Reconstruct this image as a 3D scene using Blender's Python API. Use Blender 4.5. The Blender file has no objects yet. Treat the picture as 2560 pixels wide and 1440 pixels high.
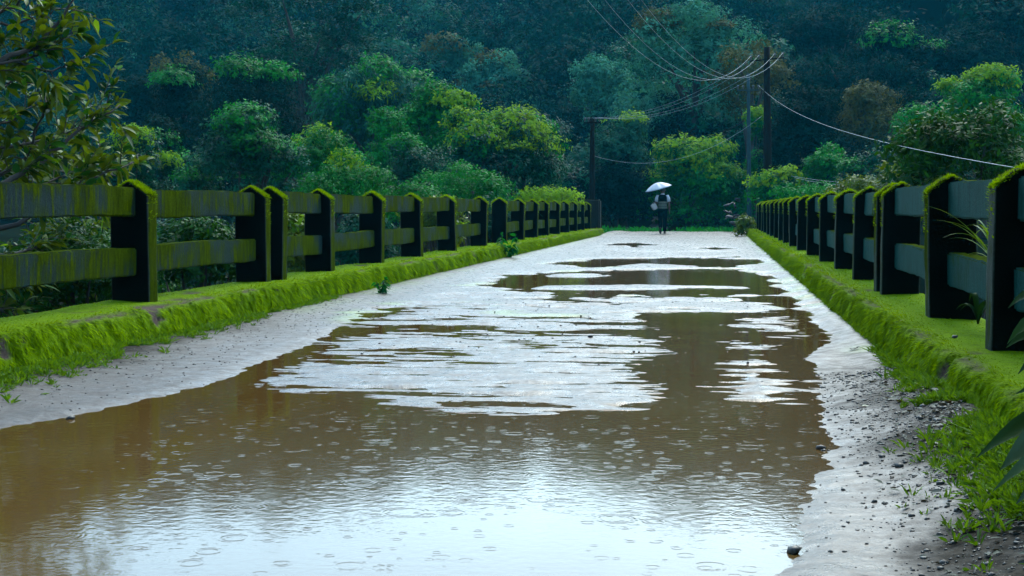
import bpy, bmesh, math, random
import numpy as np
from mathutils import Vector, Matrix

SC = bpy.context.scene
COL = SC.collection
R = math.radians
random.seed(7)
RNG = np.random.default_rng(11)

# ------------------------------------------------------------------ camera model
F = 3555.0                      # focal length in photograph pixels (2560 wide)
CAMZ = 0.94
TH = math.atan(199.0 / F)       # pitch down
PSI = math.atan(510.0 / F * math.cos(TH))   # yaw to the left of the bridge axis
FW = np.array([-math.sin(PSI) * math.cos(TH), math.cos(PSI) * math.cos(TH), -math.sin(TH)])
RT = np.array([math.cos(PSI), math.sin(PSI), 0.0])
UP = np.cross(RT, FW)

def ray(px, py):
    return FW + RT * ((px - 1280.0) / F) + UP * ((720.0 - py) / F)

def at(px, py, Y):
    """the point seen at (px, py) at distance Y along the bridge"""
    d = ray(px, py)
    t = Y / d[1]
    return np.array([d[0] * t, Y, CAMZ + d[2] * t])

def on_ground(px, py, z=0.0):
    d = ray(px, py)
    t = (z - CAMZ) / d[2]
    return np.array([d[0] * t, d[1] * t])

# ------------------------------------------------------------------ noise (numpy)
_perm = np.random.default_rng(3).random((256, 256)).astype(np.float64)
_perm3 = np.random.default_rng(4).random((64, 64, 64))

def vnoise(x, y):
    xi = np.floor(x).astype(int); yi = np.floor(y).astype(int)
    fx = x - xi; fy = y - yi
    fx = fx * fx * fx * (fx * (fx * 6 - 15) + 10); fy = fy * fy * fy * (fy * (fy * 6 - 15) + 10)
    a = _perm[xi & 255, yi & 255]; b = _perm[(xi + 1) & 255, yi & 255]
    c = _perm[xi & 255, (yi + 1) & 255]; d = _perm[(xi + 1) & 255, (yi + 1) & 255]
    return (a * (1 - fx) + b * fx) * (1 - fy) + (c * (1 - fx) + d * fx) * fy

def fbm(x, y, oct=4, gain=0.5):
    s = 0; a = 1.0; n = 0
    for i in range(oct):
        s = s + a * (vnoise(x * 2 ** i + 17.3 * i, y * 2 ** i + 9.1 * i) * 2 - 1); n += a; a *= gain
    return s / n

def vnoise3(p):
    i = np.floor(p).astype(int); f = p - i
    f = f * f * (3 - 2 * f)
    out = 0
    for dx in (0, 1):
        for dy in (0, 1):
            for dz in (0, 1):
                w = (f[:, 0] if dx else 1 - f[:, 0]) * (f[:, 1] if dy else 1 - f[:, 1]) * (f[:, 2] if dz else 1 - f[:, 2])
                out = out + w * _perm3[(i[:, 0] + dx) & 63, (i[:, 1] + dy) & 63, (i[:, 2] + dz) & 63]
    return out

# ------------------------------------------------------------------ object helpers
def tag(o, label=None, cat=None, group=None, kind=None):
    if label: o['label'] = label
    if cat: o['category'] = cat
    if group: o['group'] = group
    if kind: o['kind'] = kind
    return o

def empty(name, loc=(0, 0, 0), rz=0.0):
    o = bpy.data.objects.new(name, None)
    o.location = loc; o.rotation_euler = (0, 0, rz); o.empty_display_size = 0.2
    COL.objects.link(o)
    return o

def link(name, me, mat=None, parent=None):
    o = bpy.data.objects.new(name, me)
    COL.objects.link(o)
    if mat is not None:
        for m in (mat if isinstance(mat, (list, tuple)) else [mat]):
            me.materials.append(m)
    if parent is not None: o.parent = parent
    return o

class MB:
    """collects shapes into one mesh"""
    def __init__(self): self.v = []; self.f = []; self.mi = []
    def add(self, vs, fs, mi=0):
        n = len(self.v); self.v += [tuple(map(float, p)) for p in vs]
        self.f += [tuple(i + n for i in q) for q in fs]; self.mi += [mi] * len(fs)
    def box(self, c, s, rot=None, mi=0):
        hx, hy, hz = s[0] / 2, s[1] / 2, s[2] / 2
        ps = [Vector((x * hx, y * hy, z * hz)) for z in (-1, 1) for y in (-1, 1) for x in (-1, 1)]
        if rot is not None: ps = [rot @ p for p in ps]
        self.add([p + Vector(c) for p in ps], [(0, 2, 3, 1), (4, 5, 7, 6), (0, 1, 5, 4), (2, 6, 7, 3), (0, 4, 6, 2), (1, 3, 7, 5)], mi)
    def tube(self, pts, rad, seg=8, cap=True, mi=0):
        pts = [Vector(p) for p in pts]; n = len(pts)
        if not isinstance(rad, (list, tuple)): rad = [rad] * n
        vs = []; fs = []
        ref = None
        for i, p in enumerate(pts):
            t = (pts[min(i + 1, n - 1)] - pts[max(i - 1, 0)]).normalized()
            if ref is None:
                ref = Vector((1, 0, 0)) if abs(t.x) < 0.9 else Vector((0, 1, 0))
            a = (ref - t * ref.dot(t))
            if a.length < 1e-4: a = t.orthogonal()
            a.normalize(); b = t.cross(a); ref = a
            for k in range(seg):
                w = 2 * math.pi * k / seg
                vs.append(p + (a * math.cos(w) + b * math.sin(w)) * rad[i])
        for i in range(n - 1):
            for k in range(seg):
                k2 = (k + 1) % seg
                fs.append((i * seg + k, i * seg + k2, (i + 1) * seg + k2, (i + 1) * seg + k))
        if cap:
            fs.append(tuple(range(seg - 1, -1, -1))); fs.append(tuple((n - 1) * seg + k for k in range(seg)))
        self.add(vs, fs, mi)
    def loft(self, rings, cap=True, mi=0):
        """rings: list of lists of points, all the same length"""
        m = len(rings[0]); vs = [p for r in rings for p in r]; fs = []
        for i in range(len(rings) - 1):
            for k in range(m):
                k2 = (k + 1) % m
                fs.append((i * m + k, i * m + k2, (i + 1) * m + k2, (i + 1) * m + k))
        if cap:
            fs.append(tuple(range(m - 1, -1, -1))); fs.append(tuple((len(rings) - 1) * m + k for k in range(m)))
        self.add(vs, fs, mi)
    def mesh(self, name, smooth=False):
        me = bpy.data.meshes.new(name)
        me.from_pydata(self.v, [], self.f); me.update()
        if any(self.mi): me.polygons.foreach_set('material_index', self.mi)
        if smooth: me.polygons.foreach_set('use_smooth', [True] * len(self.f))
        return me
    def build(self, name, mat=None, parent=None, smooth=False):
        return link(name, self.mesh(name, smooth), mat, parent)

def np_mesh(name, V, faces, smooth=False, attrs=None):
    """V (n,3); faces list of (m,k) arrays with k = 3 or 4; attrs: {name: per-face float}"""
    me = bpy.data.meshes.new(name)
    V = np.ascontiguousarray(V, dtype=np.float32)
    loops = np.concatenate([f.reshape(-1) for f in faces]).astype(np.int32)
    tot = np.concatenate([np.full(len(f), f.shape[1], np.int32) for f in faces])
    start = np.concatenate([[0], np.cumsum(tot)[:-1]]).astype(np.int32)
    me.vertices.add(len(V)); me.vertices.foreach_set('co', V.reshape(-1))
    me.loops.add(len(loops)); me.loops.foreach_set('vertex_index', loops)
    me.polygons.add(len(tot)); me.polygons.foreach_set('loop_start', start)
    try: me.polygons.foreach_set('loop_total', tot)
    except Exception: pass
    if attrs:
        for k, a in attrs.items():
            at_ = me.attributes.new(k, 'FLOAT', 'FACE'); at_.data.foreach_set('value', np.ascontiguousarray(a, dtype=np.float32))
    me.update(calc_edges=True)
    if smooth: me.polygons.foreach_set('use_smooth', np.ones(len(tot), bool))
    return me

def unit(a):
    return a / np.maximum(np.linalg.norm(a, axis=-1, keepdims=True), 1e-9)

def leaf_quads(P, D, N, L, W):
    """flat rhombic leaves: P base, D direction, N rough normal"""
    S = unit(np.cross(D, N)); m = P + D * (L * 0.45)[:, None]
    V = np.stack([P, m + S * (W / 2)[:, None], P + D * L[:, None], m - S * (W / 2)[:, None]], 1).reshape(-1, 3)
    n = len(P); q = np.arange(n * 4).reshape(n, 4)
    return V, q

def leaf_curved(P, D, N, L, W, droop=0.35, fold=0.12):
    """eight-vertex leaves with a folded, drooping midrib"""
    n = len(P); S = unit(np.cross(D, N)); Nn = unit(np.cross(S, D))
    def sp(t): return P + D * (L * t)[:, None] - np.array([0, 0, 1.0]) * (L * droop * t * t)[:, None]
    s0, s1, s2, s3 = sp(0.0), sp(0.3), sp(0.66), sp(1.0)
    w1 = (W * 0.5)[:, None]; w2 = (W * 0.42)[:, None]; up = Nn * (W * fold)[:, None]
    V = np.stack([s0, s1 - S * w1 + up, s1, s1 + S * w1 + up, s2 - S * w2 + up, s2, s2 + S * w2 + up, s3], 1).reshape(-1, 3)
    o = (np.arange(n) * 8)[:, None]
    tri = np.concatenate([o + np.array(t) for t in ((0, 2, 1), (0, 3, 2), (4, 5, 7), (5, 6, 7))])
    quad = np.concatenate([o + np.array(t) for t in ((1, 2, 5, 4), (2, 3, 6, 5))])
    return V, tri, quad

# ------------------------------------------------------------------ materials
def new_mat(name):
    m = bpy.data.materials.new(name); m.use_nodes = True
    nt = m.node_tree; nt.nodes.clear()
    return m, nt, nt.nodes, nt.links

def N_(nt, typ, **kw):
    n = nt.nodes.new(typ)
    for k, v in kw.items():
        if k.startswith('i_'):
            key = k[2:]; key = int(key) if key.isdigit() else key.replace('_', ' ')
            n.inputs[key].default_value = v
        else: setattr(n, k, v)
    return n

def ramp(nt, fac, stops):
    r = nt.nodes.new('ShaderNodeValToRGB')
    e = r.color_ramp.elements
    while len(e) < len(stops): e.new(0.5)
    for q, (p, c) in zip(e, stops):
        q.position = p; q.color = (*c, 1) if len(c) == 3 else c
    nt.links.new(fac, r.inputs[0])
    return r

def mixc(nt, fac, a, b, blend='MIX'):
    m = nt.nodes.new('ShaderNodeMix'); m.data_type = 'RGBA'; m.blend_type = blend
    for sock, v in ((m.inputs[0], fac), (m.inputs[6], a), (m.inputs[7], b)):
        if hasattr(v, 'is_output'): nt.links.new(v, sock)
        elif isinstance(v, (int, float)): sock.default_value = v
        else: sock.default_value = (*v, 1)
    return m.outputs[2]

def math_(nt, op, a, b=None, clamp=False):
    m = nt.nodes.new('ShaderNodeMath'); m.operation = op; m.use_clamp = clamp
    for i, v in enumerate((a, b)):
        if v is None: continue
        if hasattr(v, 'is_output'): nt.links.new(v, m.inputs[i])
        else: m.inputs[i].default_value = v
    return m.outputs[0]

def leaf_mat(name, dark, light, rough=0.45, trans=0.25, spec=0.5, sheen=(0.35, 0.95, 0.85)):
    """per-leaf colour varies between two greens (attribute 'tint') and a little per plant"""
    m, nt, nd, lk = new_mat(name)
    a = N_(nt, 'ShaderNodeAttribute', attribute_name='tint')
    oi = N_(nt, 'ShaderNodeObjectInfo')
    c = mixc(nt, a.outputs['Fac'], dark, light)
    h = N_(nt, 'ShaderNodeHueSaturation'); lk.new(c, h.inputs['Color'])
    v = math_(nt, 'MULTIPLY_ADD', oi.outputs['Random'], 0.3); v.node.inputs[2].default_value = 0.85
    lk.new(v, h.inputs['Value'])
    b = N_(nt, 'ShaderNodeBsdfPrincipled', i_Roughness=rough)
    b.inputs['Specular IOR Level'].default_value = spec; b.inputs['Specular Tint'].default_value = (*sheen, 1)
    lk.new(h.outputs[0], b.inputs['Base Color'])
    t = N_(nt, 'ShaderNodeBsdfTranslucent')
    tc = mixc(nt, 0.5, h.outputs[0], (light[0] * 1.5, light[1] * 1.4, light[2] * 0.6)); lk.new(tc, t.inputs[0])
    mx = N_(nt, 'ShaderNodeMixShader', i_0=trans)
    lk.new(b.outputs[0], mx.inputs[1]); lk.new(t.outputs[0], mx.inputs[2])
    o = N_(nt, 'ShaderNodeOutputMaterial'); lk.new(mx.outputs[0], o.inputs[0])
    return m

def plain(name, col, rough=0.6, metal=0.0, var=0.25, scale=8.0, bump=0.0, stretch=(1, 1, 1), spec=0.5):
    m, nt, nd, lk = new_mat(name)
    tc = N_(nt, 'ShaderNodeTexCoord'); mp = N_(nt, 'ShaderNodeMapping'); mp.inputs['Scale'].default_value = stretch
    lk.new(tc.outputs['Object'], mp.inputs[0])
    n = N_(nt, 'ShaderNodeTexNoise', i_Scale=scale, i_Detail=5.0); lk.new(mp.outputs[0], n.inputs['Vector'])
    c = mixc(nt, n.outputs[0], tuple(x * (1 - var) for x in col), tuple(min(1, x * (1 + var)) for x in col))
    b = N_(nt, 'ShaderNodeBsdfPrincipled', i_Roughness=rough, i_Metallic=metal); lk.new(c, b.inputs['Base Color'])
    if bump:
        bp = N_(nt, 'ShaderNodeBump', i_Strength=bump, i_Distance=0.02); lk.new(n.outputs[0], bp.inputs['Height']); lk.new(bp.outputs[0], b.inputs['Normal'])
    b.inputs['Specular IOR Level'].default_value = spec
    o = N_(nt, 'ShaderNodeOutputMaterial'); lk.new(b.outputs[0], o.inputs[0])
    return m

M = {}
M['teal'] = leaf_mat('leaf_deep_teal', (0.0004, 0.012, 0.008), (0.007, 0.088, 0.040), 0.6, 0.2, 0.10, (0.2, 1.0, 0.85))
M['bluegreen'] = leaf_mat('leaf_blue_green', (0.003, 0.034, 0.023), (0.022, 0.120, 0.068), 0.7, 0.25, 0.08)
M['green'] = leaf_mat('leaf_green', (0.001, 0.040, 0.004), (0.014, 0.210, 0.020), 0.6, 0.3, 0.10, (0.3, 1.0, 0.8))
M['lime'] = leaf_mat('leaf_lime', (0.034, 0.160, 0.003), (0.190, 0.330, 0.008), 0.7, 0.35, 0.06)
M['olive'] = leaf_mat('leaf_olive', (0.016, 0.050, 0.002), (0.110, 0.160, 0.002), 0.42, 0.35, 0.14)
M['rust'] = leaf_mat('leaf_rusty', (0.012, 0.030, 0.012), (0.085, 0.080, 0.015), 0.7, 0.25, 0.08)
M['dark'] = leaf_mat('leaf_dark_forest', (0.0003, 0.007, 0.006), (0.003, 0.034, 0.024), 0.8, 0.2, 0.03, (0.2, 1.0, 0.9))
M['glossy'] = leaf_mat('leaf_glossy', (0.002, 0.028, 0.005), (0.024, 0.095, 0.004), 0.5, 0.25, 0.05, (0.3, 1.0, 0.9))
M['grass'] = leaf_mat('grass_blade', (0.030, 0.095, 0.0015), (0.120, 0.230, 0.004), 0.6, 0.35, 0.15)
M['moss'] = leaf_mat('moss_strand', (0.062, 0.135, 0.0004), (0.235, 0.365, 0.0008), 1.0, 0.3, 0.0)
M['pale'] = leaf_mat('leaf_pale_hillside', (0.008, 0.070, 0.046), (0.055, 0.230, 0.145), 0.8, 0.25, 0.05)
M['bark'] = plain('bark', (0.022, 0.018, 0.014), 0.85, 0, 0.5, 6, 0.6, (1, 1, 0.25))
M['palebark'] = plain('pale_bark', (0.16, 0.17, 0.15), 0.85, 0, 0.4, 6, 0.4, (1, 1, 0.25))
M['deadleaf'] = leaf_mat('dead_leaf', (0.04, 0.035, 0.03), (0.16, 0.155, 0.145), 0.5, 0.15, 0.15)
M['brownleaf'] = leaf_mat('brown_leaf', (0.05, 0.025, 0.012), (0.14, 0.07, 0.03), 0.4, 0.15)
M['stone'] = plain('wet_stone', (0.020, 0.021, 0.019), 0.5, 0, 0.6, 14, 0.3)
M['palestone'] = plain('pale_stone', (0.030, 0.029, 0.028), 0.6, 0, 0.4, 9, 0.3)
M['wood'] = plain('weathered_wood', (0.008, 0.007, 0.006), 0.9, 0, 0.45, 10, 0.4, (1, 1, 0.1), 0.05)
M['steel'] = plain('galvanised_steel', (0.020, 0.045, 0.050), 0.7, 0.0, 0.3, 8, 0, (1, 1, 1), 0.1)
M['wire'] = plain('wire', (0.22, 0.26, 0.27), 0.5, 0.0, 0.1, 4)
M['porcelain'] = plain('porcelain', (0.06, 0.055, 0.05), 0.3, 0, 0.1, 4)

def concrete_mat(name, conc, mossc, moss_amt, stain_shade, drip=1.0):
    """wet old concrete: pale or dark drips, moss on its tops and in streaks, dark stain and painted-in shade on faces looking along the bridge"""
    m, nt, nd, lk = new_mat(name)
    g = N_(nt, 'ShaderNodeNewGeometry'); sep = N_(nt, 'ShaderNodeSeparateXYZ'); lk.new(g.outputs['Normal'], sep.inputs[0])
    tc = N_(nt, 'ShaderNodeTexCoord')
    mp = N_(nt, 'ShaderNodeMapping'); mp.inputs['Scale'].default_value = (1.0, 1.0, 0.14); lk.new(g.outputs['Position'], mp.inputs[0])
    n1 = N_(nt, 'ShaderNodeTexNoise', i_Scale=24.0, i_Detail=7.0, i_Roughness=0.7); lk.new(mp.outputs[0], n1.inputs['Vector'])
    n2 = N_(nt, 'ShaderNodeTexNoise', i_Scale=1.9, i_Detail=4.0); lk.new(g.outputs['Position'], n2.inputs['Vector'])
    n3 = N_(nt, 'ShaderNodeTexNoise', i_Scale=55.0, i_Detail=6.0, i_Roughness=0.75); lk.new(g.outputs['Position'], n3.inputs['Vector'])
    c1 = ramp(nt, n1.outputs[0], [(0.25, tuple(x * 0.35 for x in conc)), (0.55, conc), (0.8, tuple(x * 1.7 for x in conc))])
    c2 = mixc(nt, 0.55, c1.outputs[0], ramp(nt, n3.outputs[0], [(0.3, (0.25, 0.25, 0.25)), (0.7, (1.5, 1.5, 1.5))]).outputs[0], 'MULTIPLY')
    # dark stain plus shade painted near black into faces that look along the bridge
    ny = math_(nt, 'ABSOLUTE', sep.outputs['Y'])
    ds = math_(nt, 'MULTIPLY', math_(nt, 'POWER', ny, 3.0), stain_shade)
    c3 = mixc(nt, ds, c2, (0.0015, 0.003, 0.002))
    up = math_(nt, 'MULTIPLY', math_(nt, 'MAXIMUM', sep.outputs['Z'], 0.0), 1.1)
    s = math_(nt, 'ADD', math_(nt, 'MULTIPLY', n1.outputs[0], 1.7 * drip), math_(nt, 'MULTIPLY', n2.outputs[0], 2.2))
    s = math_(nt, 'ADD', s, moss_amt - 2.12)
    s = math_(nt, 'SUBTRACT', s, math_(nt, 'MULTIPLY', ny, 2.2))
    s = math_(nt, 'ADD', s, up)
    mk = math_(nt, 'MULTIPLY', s, 3.2, True)
    mc = ramp(nt, n3.outputs[0], [(0.25, tuple(x * 0.4 for x in mossc)), (0.75, mossc)])
    mv = mixc(nt, 1.0, mc.outputs[0], ramp(nt, n1.outputs[0], [(0.32, (0.40, 0.45, 0.6)), (0.52, (0.95, 0.95, 0.95)), (0.68, (1.75, 1.6, 1.2))]).outputs[0], 'MULTIPLY')
    c4 = mixc(nt, mk, c3, mv)
    b = N_(nt, 'ShaderNodeBsdfPrincipled'); lk.new(c4, b.inputs['Base Color'])
    rr = math_(nt, 'MULTIPLY_ADD', mk, 0.35); rr.node.inputs[2].default_value = 0.5; lk.new(rr, b.inputs['Roughness'])
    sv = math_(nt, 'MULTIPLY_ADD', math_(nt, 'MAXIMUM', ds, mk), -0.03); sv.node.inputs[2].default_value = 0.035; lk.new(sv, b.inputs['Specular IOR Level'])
    h = math_(nt, 'ADD', n3.outputs[0], math_(nt, 'MULTIPLY', mk, 0.6))
    bp = N_(nt, 'ShaderNodeBump', i_Strength=0.7, i_Distance=0.012); lk.new(h, bp.inputs['Height']); lk.new(bp.outputs[0], b.inputs['Normal'])
    o = N_(nt, 'ShaderNodeOutputMaterial'); lk.new(b.outputs[0], o.inputs[0])
    return m

MOSSC = (0.062, 0.095, 0.001)
M['post_l'] = concrete_mat('mossy_post_concrete', (0.06, 0.075, 0.070), MOSSC, 0.95, 0.99)
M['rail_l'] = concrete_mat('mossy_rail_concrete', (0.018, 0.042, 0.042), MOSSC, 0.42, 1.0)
M['post_r'] = concrete_mat('grey_green_concrete', (0.055, 0.075, 0.060), MOSSC, 0.32, 0.99)
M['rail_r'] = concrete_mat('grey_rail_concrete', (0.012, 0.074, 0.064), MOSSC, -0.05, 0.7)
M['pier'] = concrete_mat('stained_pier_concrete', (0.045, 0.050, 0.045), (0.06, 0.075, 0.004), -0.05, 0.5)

def kerb_mat():
    m, nt, nd, lk = new_mat('moss_covered_kerb')
    a = N_(nt, 'ShaderNodeAttribute', attribute_name='bare')
    g = N_(nt, 'ShaderNodeNewGeometry')
    n = N_(nt, 'ShaderNodeTexNoise', i_Scale=60.0, i_Detail=5.0, i_Roughness=0.7); lk.new(g.outputs['Position'], n.inputs['Vector'])
    n2 = N_(nt, 'ShaderNodeTexNoise', i_Scale=3.0, i_Detail=4.0); lk.new(g.outputs['Position'], n2.inputs['Vector'])
    ms = ramp(nt, n.outputs[0], [(0.3, (0.055, 0.120, 0.0004)), (0.7, (0.175, 0.285, 0.0008))])
    ms2 = mixc(nt, math_(nt, 'MULTIPLY', n2.outputs[0], 0.8), ms.outputs[0], (0.085, 0.160, 0.0008))
    n5 = N_(nt, 'ShaderNodeTexNoise', i_Scale=5.5, i_Detail=6.0, i_Roughness=0.65); lk.new(g.outputs['Position'], n5.inputs['Vector'])
    ms2 = mixc(nt, ramp(nt, n5.outputs[0], [(0.50, (0, 0, 0)), (0.68, (0.4, 0.4, 0.4))]).outputs[0], ms2, (0.030, 0.052, 0.003))
    cc = ramp(nt, n.outputs[0], [(0.25, (0.035, 0.025, 0.020)), (0.8, (0.14, 0.105, 0.09))])
    c = mixc(nt, a.outputs['Fac'], ms2, cc.outputs[0])
    b = N_(nt, 'ShaderNodeBsdfPrincipled', i_Roughness=0.9); b.inputs['Specular IOR Level'].default_value = 0.03
    lk.new(c, b.inputs['Base Color'])
    bp = N_(nt, 'ShaderNodeBump', i_Strength=0.8, i_Distance=0.015); lk.new(n.outputs[0], bp.inputs['Height']); lk.new(bp.outputs[0], b.inputs['Normal'])
    o = N_(nt, 'ShaderNodeOutputMaterial'); lk.new(b.outputs[0], o.inputs[0])
    return m
M['kerb'] = kerb_mat()

def road_mat():
    m, nt, nd, lk = new_mat('wet_muddy_road')
    g = N_(nt, 'ShaderNodeNewGeometry')
    n1 = N_(nt, 'ShaderNodeTexNoise', i_Scale=1.3, i_Detail=5.0); lk.new(g.outputs['Position'], n1.inputs['Vector'])
    n2 = N_(nt, 'ShaderNodeTexNoise', i_Scale=120.0, i_Detail=3.0, i_Roughness=0.7); lk.new(g.outputs['Position'], n2.inputs['Vector'])
    n3 = N_(nt, 'ShaderNodeTexNoise', i_Scale=24.0, i_Detail=4.0); lk.new(g.outputs['Position'], n3.inputs['Vector'])
    c = ramp(nt, n1.outputs[0], [(0.3, (0.030, 0.024, 0.020)), (0.7, (0.062, 0.052, 0.047))])
    c = mixc(nt, 0.6, c.outputs[0], ramp(nt, n2.outputs[0], [(0.3, (0.35, 0.35, 0.35)), (0.75, (1.5, 1.45, 1.4))]).outputs[0], 'MULTIPLY')
    # algae tint where the painted attribute says so (puddle rims)
    a = N_(nt, 'ShaderNodeAttribute', attribute_name='algae')
    c = mixc(nt, math_(nt, 'MULTIPLY', a.outputs['Fac'], 0.9), c, (0.085, 0.15, 0.006))
    s = N_(nt, 'ShaderNodeAttribute', attribute_name='soil')
    c = mixc(nt, s.outputs['Fac'], c, ramp(nt, n3.outputs[0], [(0.3, (0.005, 0.005, 0.004)), (0.7, (0.034, 0.028, 0.020))]).outputs[0])
    b = N_(nt, 'ShaderNodeBsdfPrincipled'); lk.new(c, b.inputs['Base Color'])
    n4 = N_(nt, 'ShaderNodeTexNoise', i_Scale=9.0, i_Detail=8.0, i_Roughness=0.72); lk.new(g.outputs['Position'], n4.inputs['Vector'])
    rr = ramp(nt, n4.outputs[0], [(0.36, (0.16, 0.16, 0.16)), (0.64, (0.52, 0.52, 0.52))])
    sh = N_(nt, 'ShaderNodeAttribute', attribute_name='damp')
    r = math_(nt, 'ADD', rr.outputs[0], math_(nt, 'MULTIPLY', s.outputs['Fac'], 0.25))
    r = math_(nt, 'ADD', r, math_(nt, 'MULTIPLY', sh.outputs['Fac'], 0.20), True); lk.new(r, b.inputs['Roughness'])
    b.inputs['IOR'].default_value = 1.45
    lk.new(math_(nt, 'MULTIPLY_ADD', s.outputs['Fac'], -0.42), b.inputs['Specular IOR Level']); b.inputs['Specular IOR Level'].links[0].from_node.inputs[2].default_value = 0.5
    h = math_(nt, 'ADD', math_(nt, 'MULTIPLY', n2.outputs[0], 0.5), n3.outputs[0])
    bp = N_(nt, 'ShaderNodeBump', i_Strength=0.55, i_Distance=0.010); lk.new(h, bp.inputs['Height']); lk.new(bp.outputs[0], b.inputs['Normal'])
    o = N_(nt, 'ShaderNodeOutputMaterial'); lk.new(b.outputs[0], o.inputs[0])
    return m
M['road'] = road_mat()

def water_mat():
    m, nt, nd, lk = new_mat('muddy_rain_water')
    g = N_(nt, 'ShaderNodeNewGeometry')
    b = N_(nt, 'ShaderNodeBsdfPrincipled', i_Roughness=0.06)
    b.inputs['IOR'].default_value = 1.33
    n0 = N_(nt, 'ShaderNodeTexNoise', i_Scale=0.7, i_Detail=3.0); lk.new(g.outputs['Position'], n0.inputs['Vector'])
    c = ramp(nt, n0.outputs[0], [(0.3, (0.080, 0.040, 0.007)), (0.7, (0.094, 0.056, 0.017))])
    lk.new(c.outputs[0], b.inputs['Base Color'])
    # fine rain chop
    n1 = N_(nt, 'ShaderNodeTexNoise', i_Scale=26.0, i_Detail=2.0); lk.new(g.outputs['Position'], n1.inputs['Vector'])
    n2 = N_(nt, 'ShaderNodeTexNoise', i_Scale=2.2, i_Detail=2.0); lk.new(g.outputs['Position'], n2.inputs['Vector'])
    h = math_(nt, 'MULTIPLY', math_(nt, 'MULTIPLY', n1.outputs[0], 0.0010), n2.outputs[0])
    # rings of rain drops: distance to scattered centres, each with its own age
    for sc, amp, freq in ((4.4, 0.00009, 90.0), (7.5, 0.00013, 50.0), (14.0, 0.00013, 30.0)):
        v = N_(nt, 'ShaderNodeTexVoronoi', i_Scale=sc, voronoi_dimensions='2D', feature='F1'); lk.new(g.outputs['Position'], v.inputs['Vector'])
        d = v.outputs['Distance']; sp = N_(nt, 'ShaderNodeSeparateColor'); lk.new(v.outputs['Color'], sp.inputs[0])
        rad = math_(nt, 'MULTIPLY', sp.outputs[0], 0.34)
        off = math_(nt, 'ABSOLUTE', math_(nt, 'SUBTRACT', d, rad))
        env = math_(nt, 'SUBTRACT', 1.0, math_(nt, 'MULTIPLY', off, 9.0), True)
        w = math_(nt, 'SINE', math_(nt, 'MULTIPLY', d, freq))
        on = math_(nt, 'GREATER_THAN', sp.outputs[1], 0.72)
        k = math_(nt, 'MULTIPLY', math_(nt, 'MULTIPLY', w, env), math_(nt, 'MULTIPLY', on, amp))
        h = math_(nt, 'ADD', h, k)
    bp = N_(nt, 'ShaderNodeBump', i_Strength=1.0, i_Distance=1.0); lk.new(h, bp.inputs['Height']); lk.new(bp.outputs[0], b.inputs['Normal'])
    o = N_(nt, 'ShaderNodeOutputMaterial'); lk.new(b.outputs[0], o.inputs[0])
    return m
M['water'] = water_mat()
M['soil'] = plain('forest_soil', (0.008, 0.012, 0.006), 1.0, 0, 0.6, 1.5, 0.5, (1, 1, 1), 0.0)
M['hill'] = plain('hill_undergrowth', (0.002, 0.010, 0.007), 1.0, 0, 0.6, 0.4, 0.5, (1, 1, 1), 0.0)
M['deck'] = plain('deck_concrete', (0.10, 0.10, 0.09), 0.8, 0, 0.4, 3, 0.3)
M['path'] = plain('wet_path', (0.032, 0.032, 0.033), 0.9, 0, 0.3, 5, 0.3, (1, 1, 1), 0.05)

# ------------------------------------------------------------------ world, sun, camera
W = bpy.data.worlds.new('World'); SC.world = W; W.use_nodes = True
nt = W.node_tree; nt.nodes.clear()
SUN_EL, SUN_AZ = R(48), R(12)        # azimuth from +Y (down the bridge) towards +X
sky = N_(nt, 'ShaderNodeTexSky', sky_type='NISHITA', sun_disc=False, sun_elevation=SUN_EL, sun_rotation=SUN_AZ)
sky.air_density = 1.0; sky.dust_density = 2.0; sky.ozone_density = 1.5
hs = N_(nt, 'ShaderNodeHueSaturation', i_Saturation=1.0); nt.links.new(sky.outputs[0], hs.inputs['Color'])
tint = mixc(nt, 1.0, hs.outputs[0], (0.86, 1.04, 1.02), 'MULTIPLY')   # grey green cloud light
bg = N_(nt, 'ShaderNodeBackground', i_Strength=0.15); nt.links.new(tint, bg.inputs[0])
wo = N_(nt, 'ShaderNodeOutputWorld'); nt.links.new(bg.outputs[0], wo.inputs[0])
sl = bpy.data.lights.new('sun', 'SUN'); sl.energy = 0.5; sl.angle = R(35); sl.color = (1.0, 0.96, 0.88)
so = bpy.data.objects.new('sun', sl); COL.objects.link(so)
sd = Vector((math.sin(SUN_AZ) * math.cos(SUN_EL), math.cos(SUN_AZ) * math.cos(SUN_EL), math.sin(SUN_EL)))
so.rotation_euler = (-sd).to_track_quat('-Z', 'Y').to_euler(); so.location = sd * 60

cam = bpy.data.cameras.new('camera'); co = bpy.data.objects.new('camera', cam); COL.objects.link(co)
cam.sensor_width = 36.0; cam.lens = F / 2560.0 * 36.0; cam.clip_end = 3000; cam.clip_start = 0.05
mw = Matrix(((RT[0], UP[0], -FW[0], 0), (RT[1], UP[1], -FW[1], 0), (RT[2], UP[2], -FW[2], CAMZ), (0, 0, 0, 1)))
co.matrix_world = mw
SC.camera = co
SC.view_settings.view_transform = 'Standard'; SC.view_settings.look = 'None'
SC.view_settings.exposure = 1.9; SC.view_settings.gamma = 1.0
SC.cycles.use_denoising = True
SC.cycles.max_bounces = 6; SC.cycles.diffuse_bounces = 3; SC.cycles.glossy_bounces = 3
SC.cycles.transmission_bounces = 3; SC.cycles.volume_bounces = 0; SC.cycles.transparent_max_bounces = 4
SC.cycles.caustics_reflective = False; SC.cycles.caustics_refractive = False

# ------------------------------------------------------------------ terrain
def smooth(a, b, x):
    t = np.clip((x - a) / (b - a), 0, 1); return t * t * (3 - 2 * t)

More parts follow.
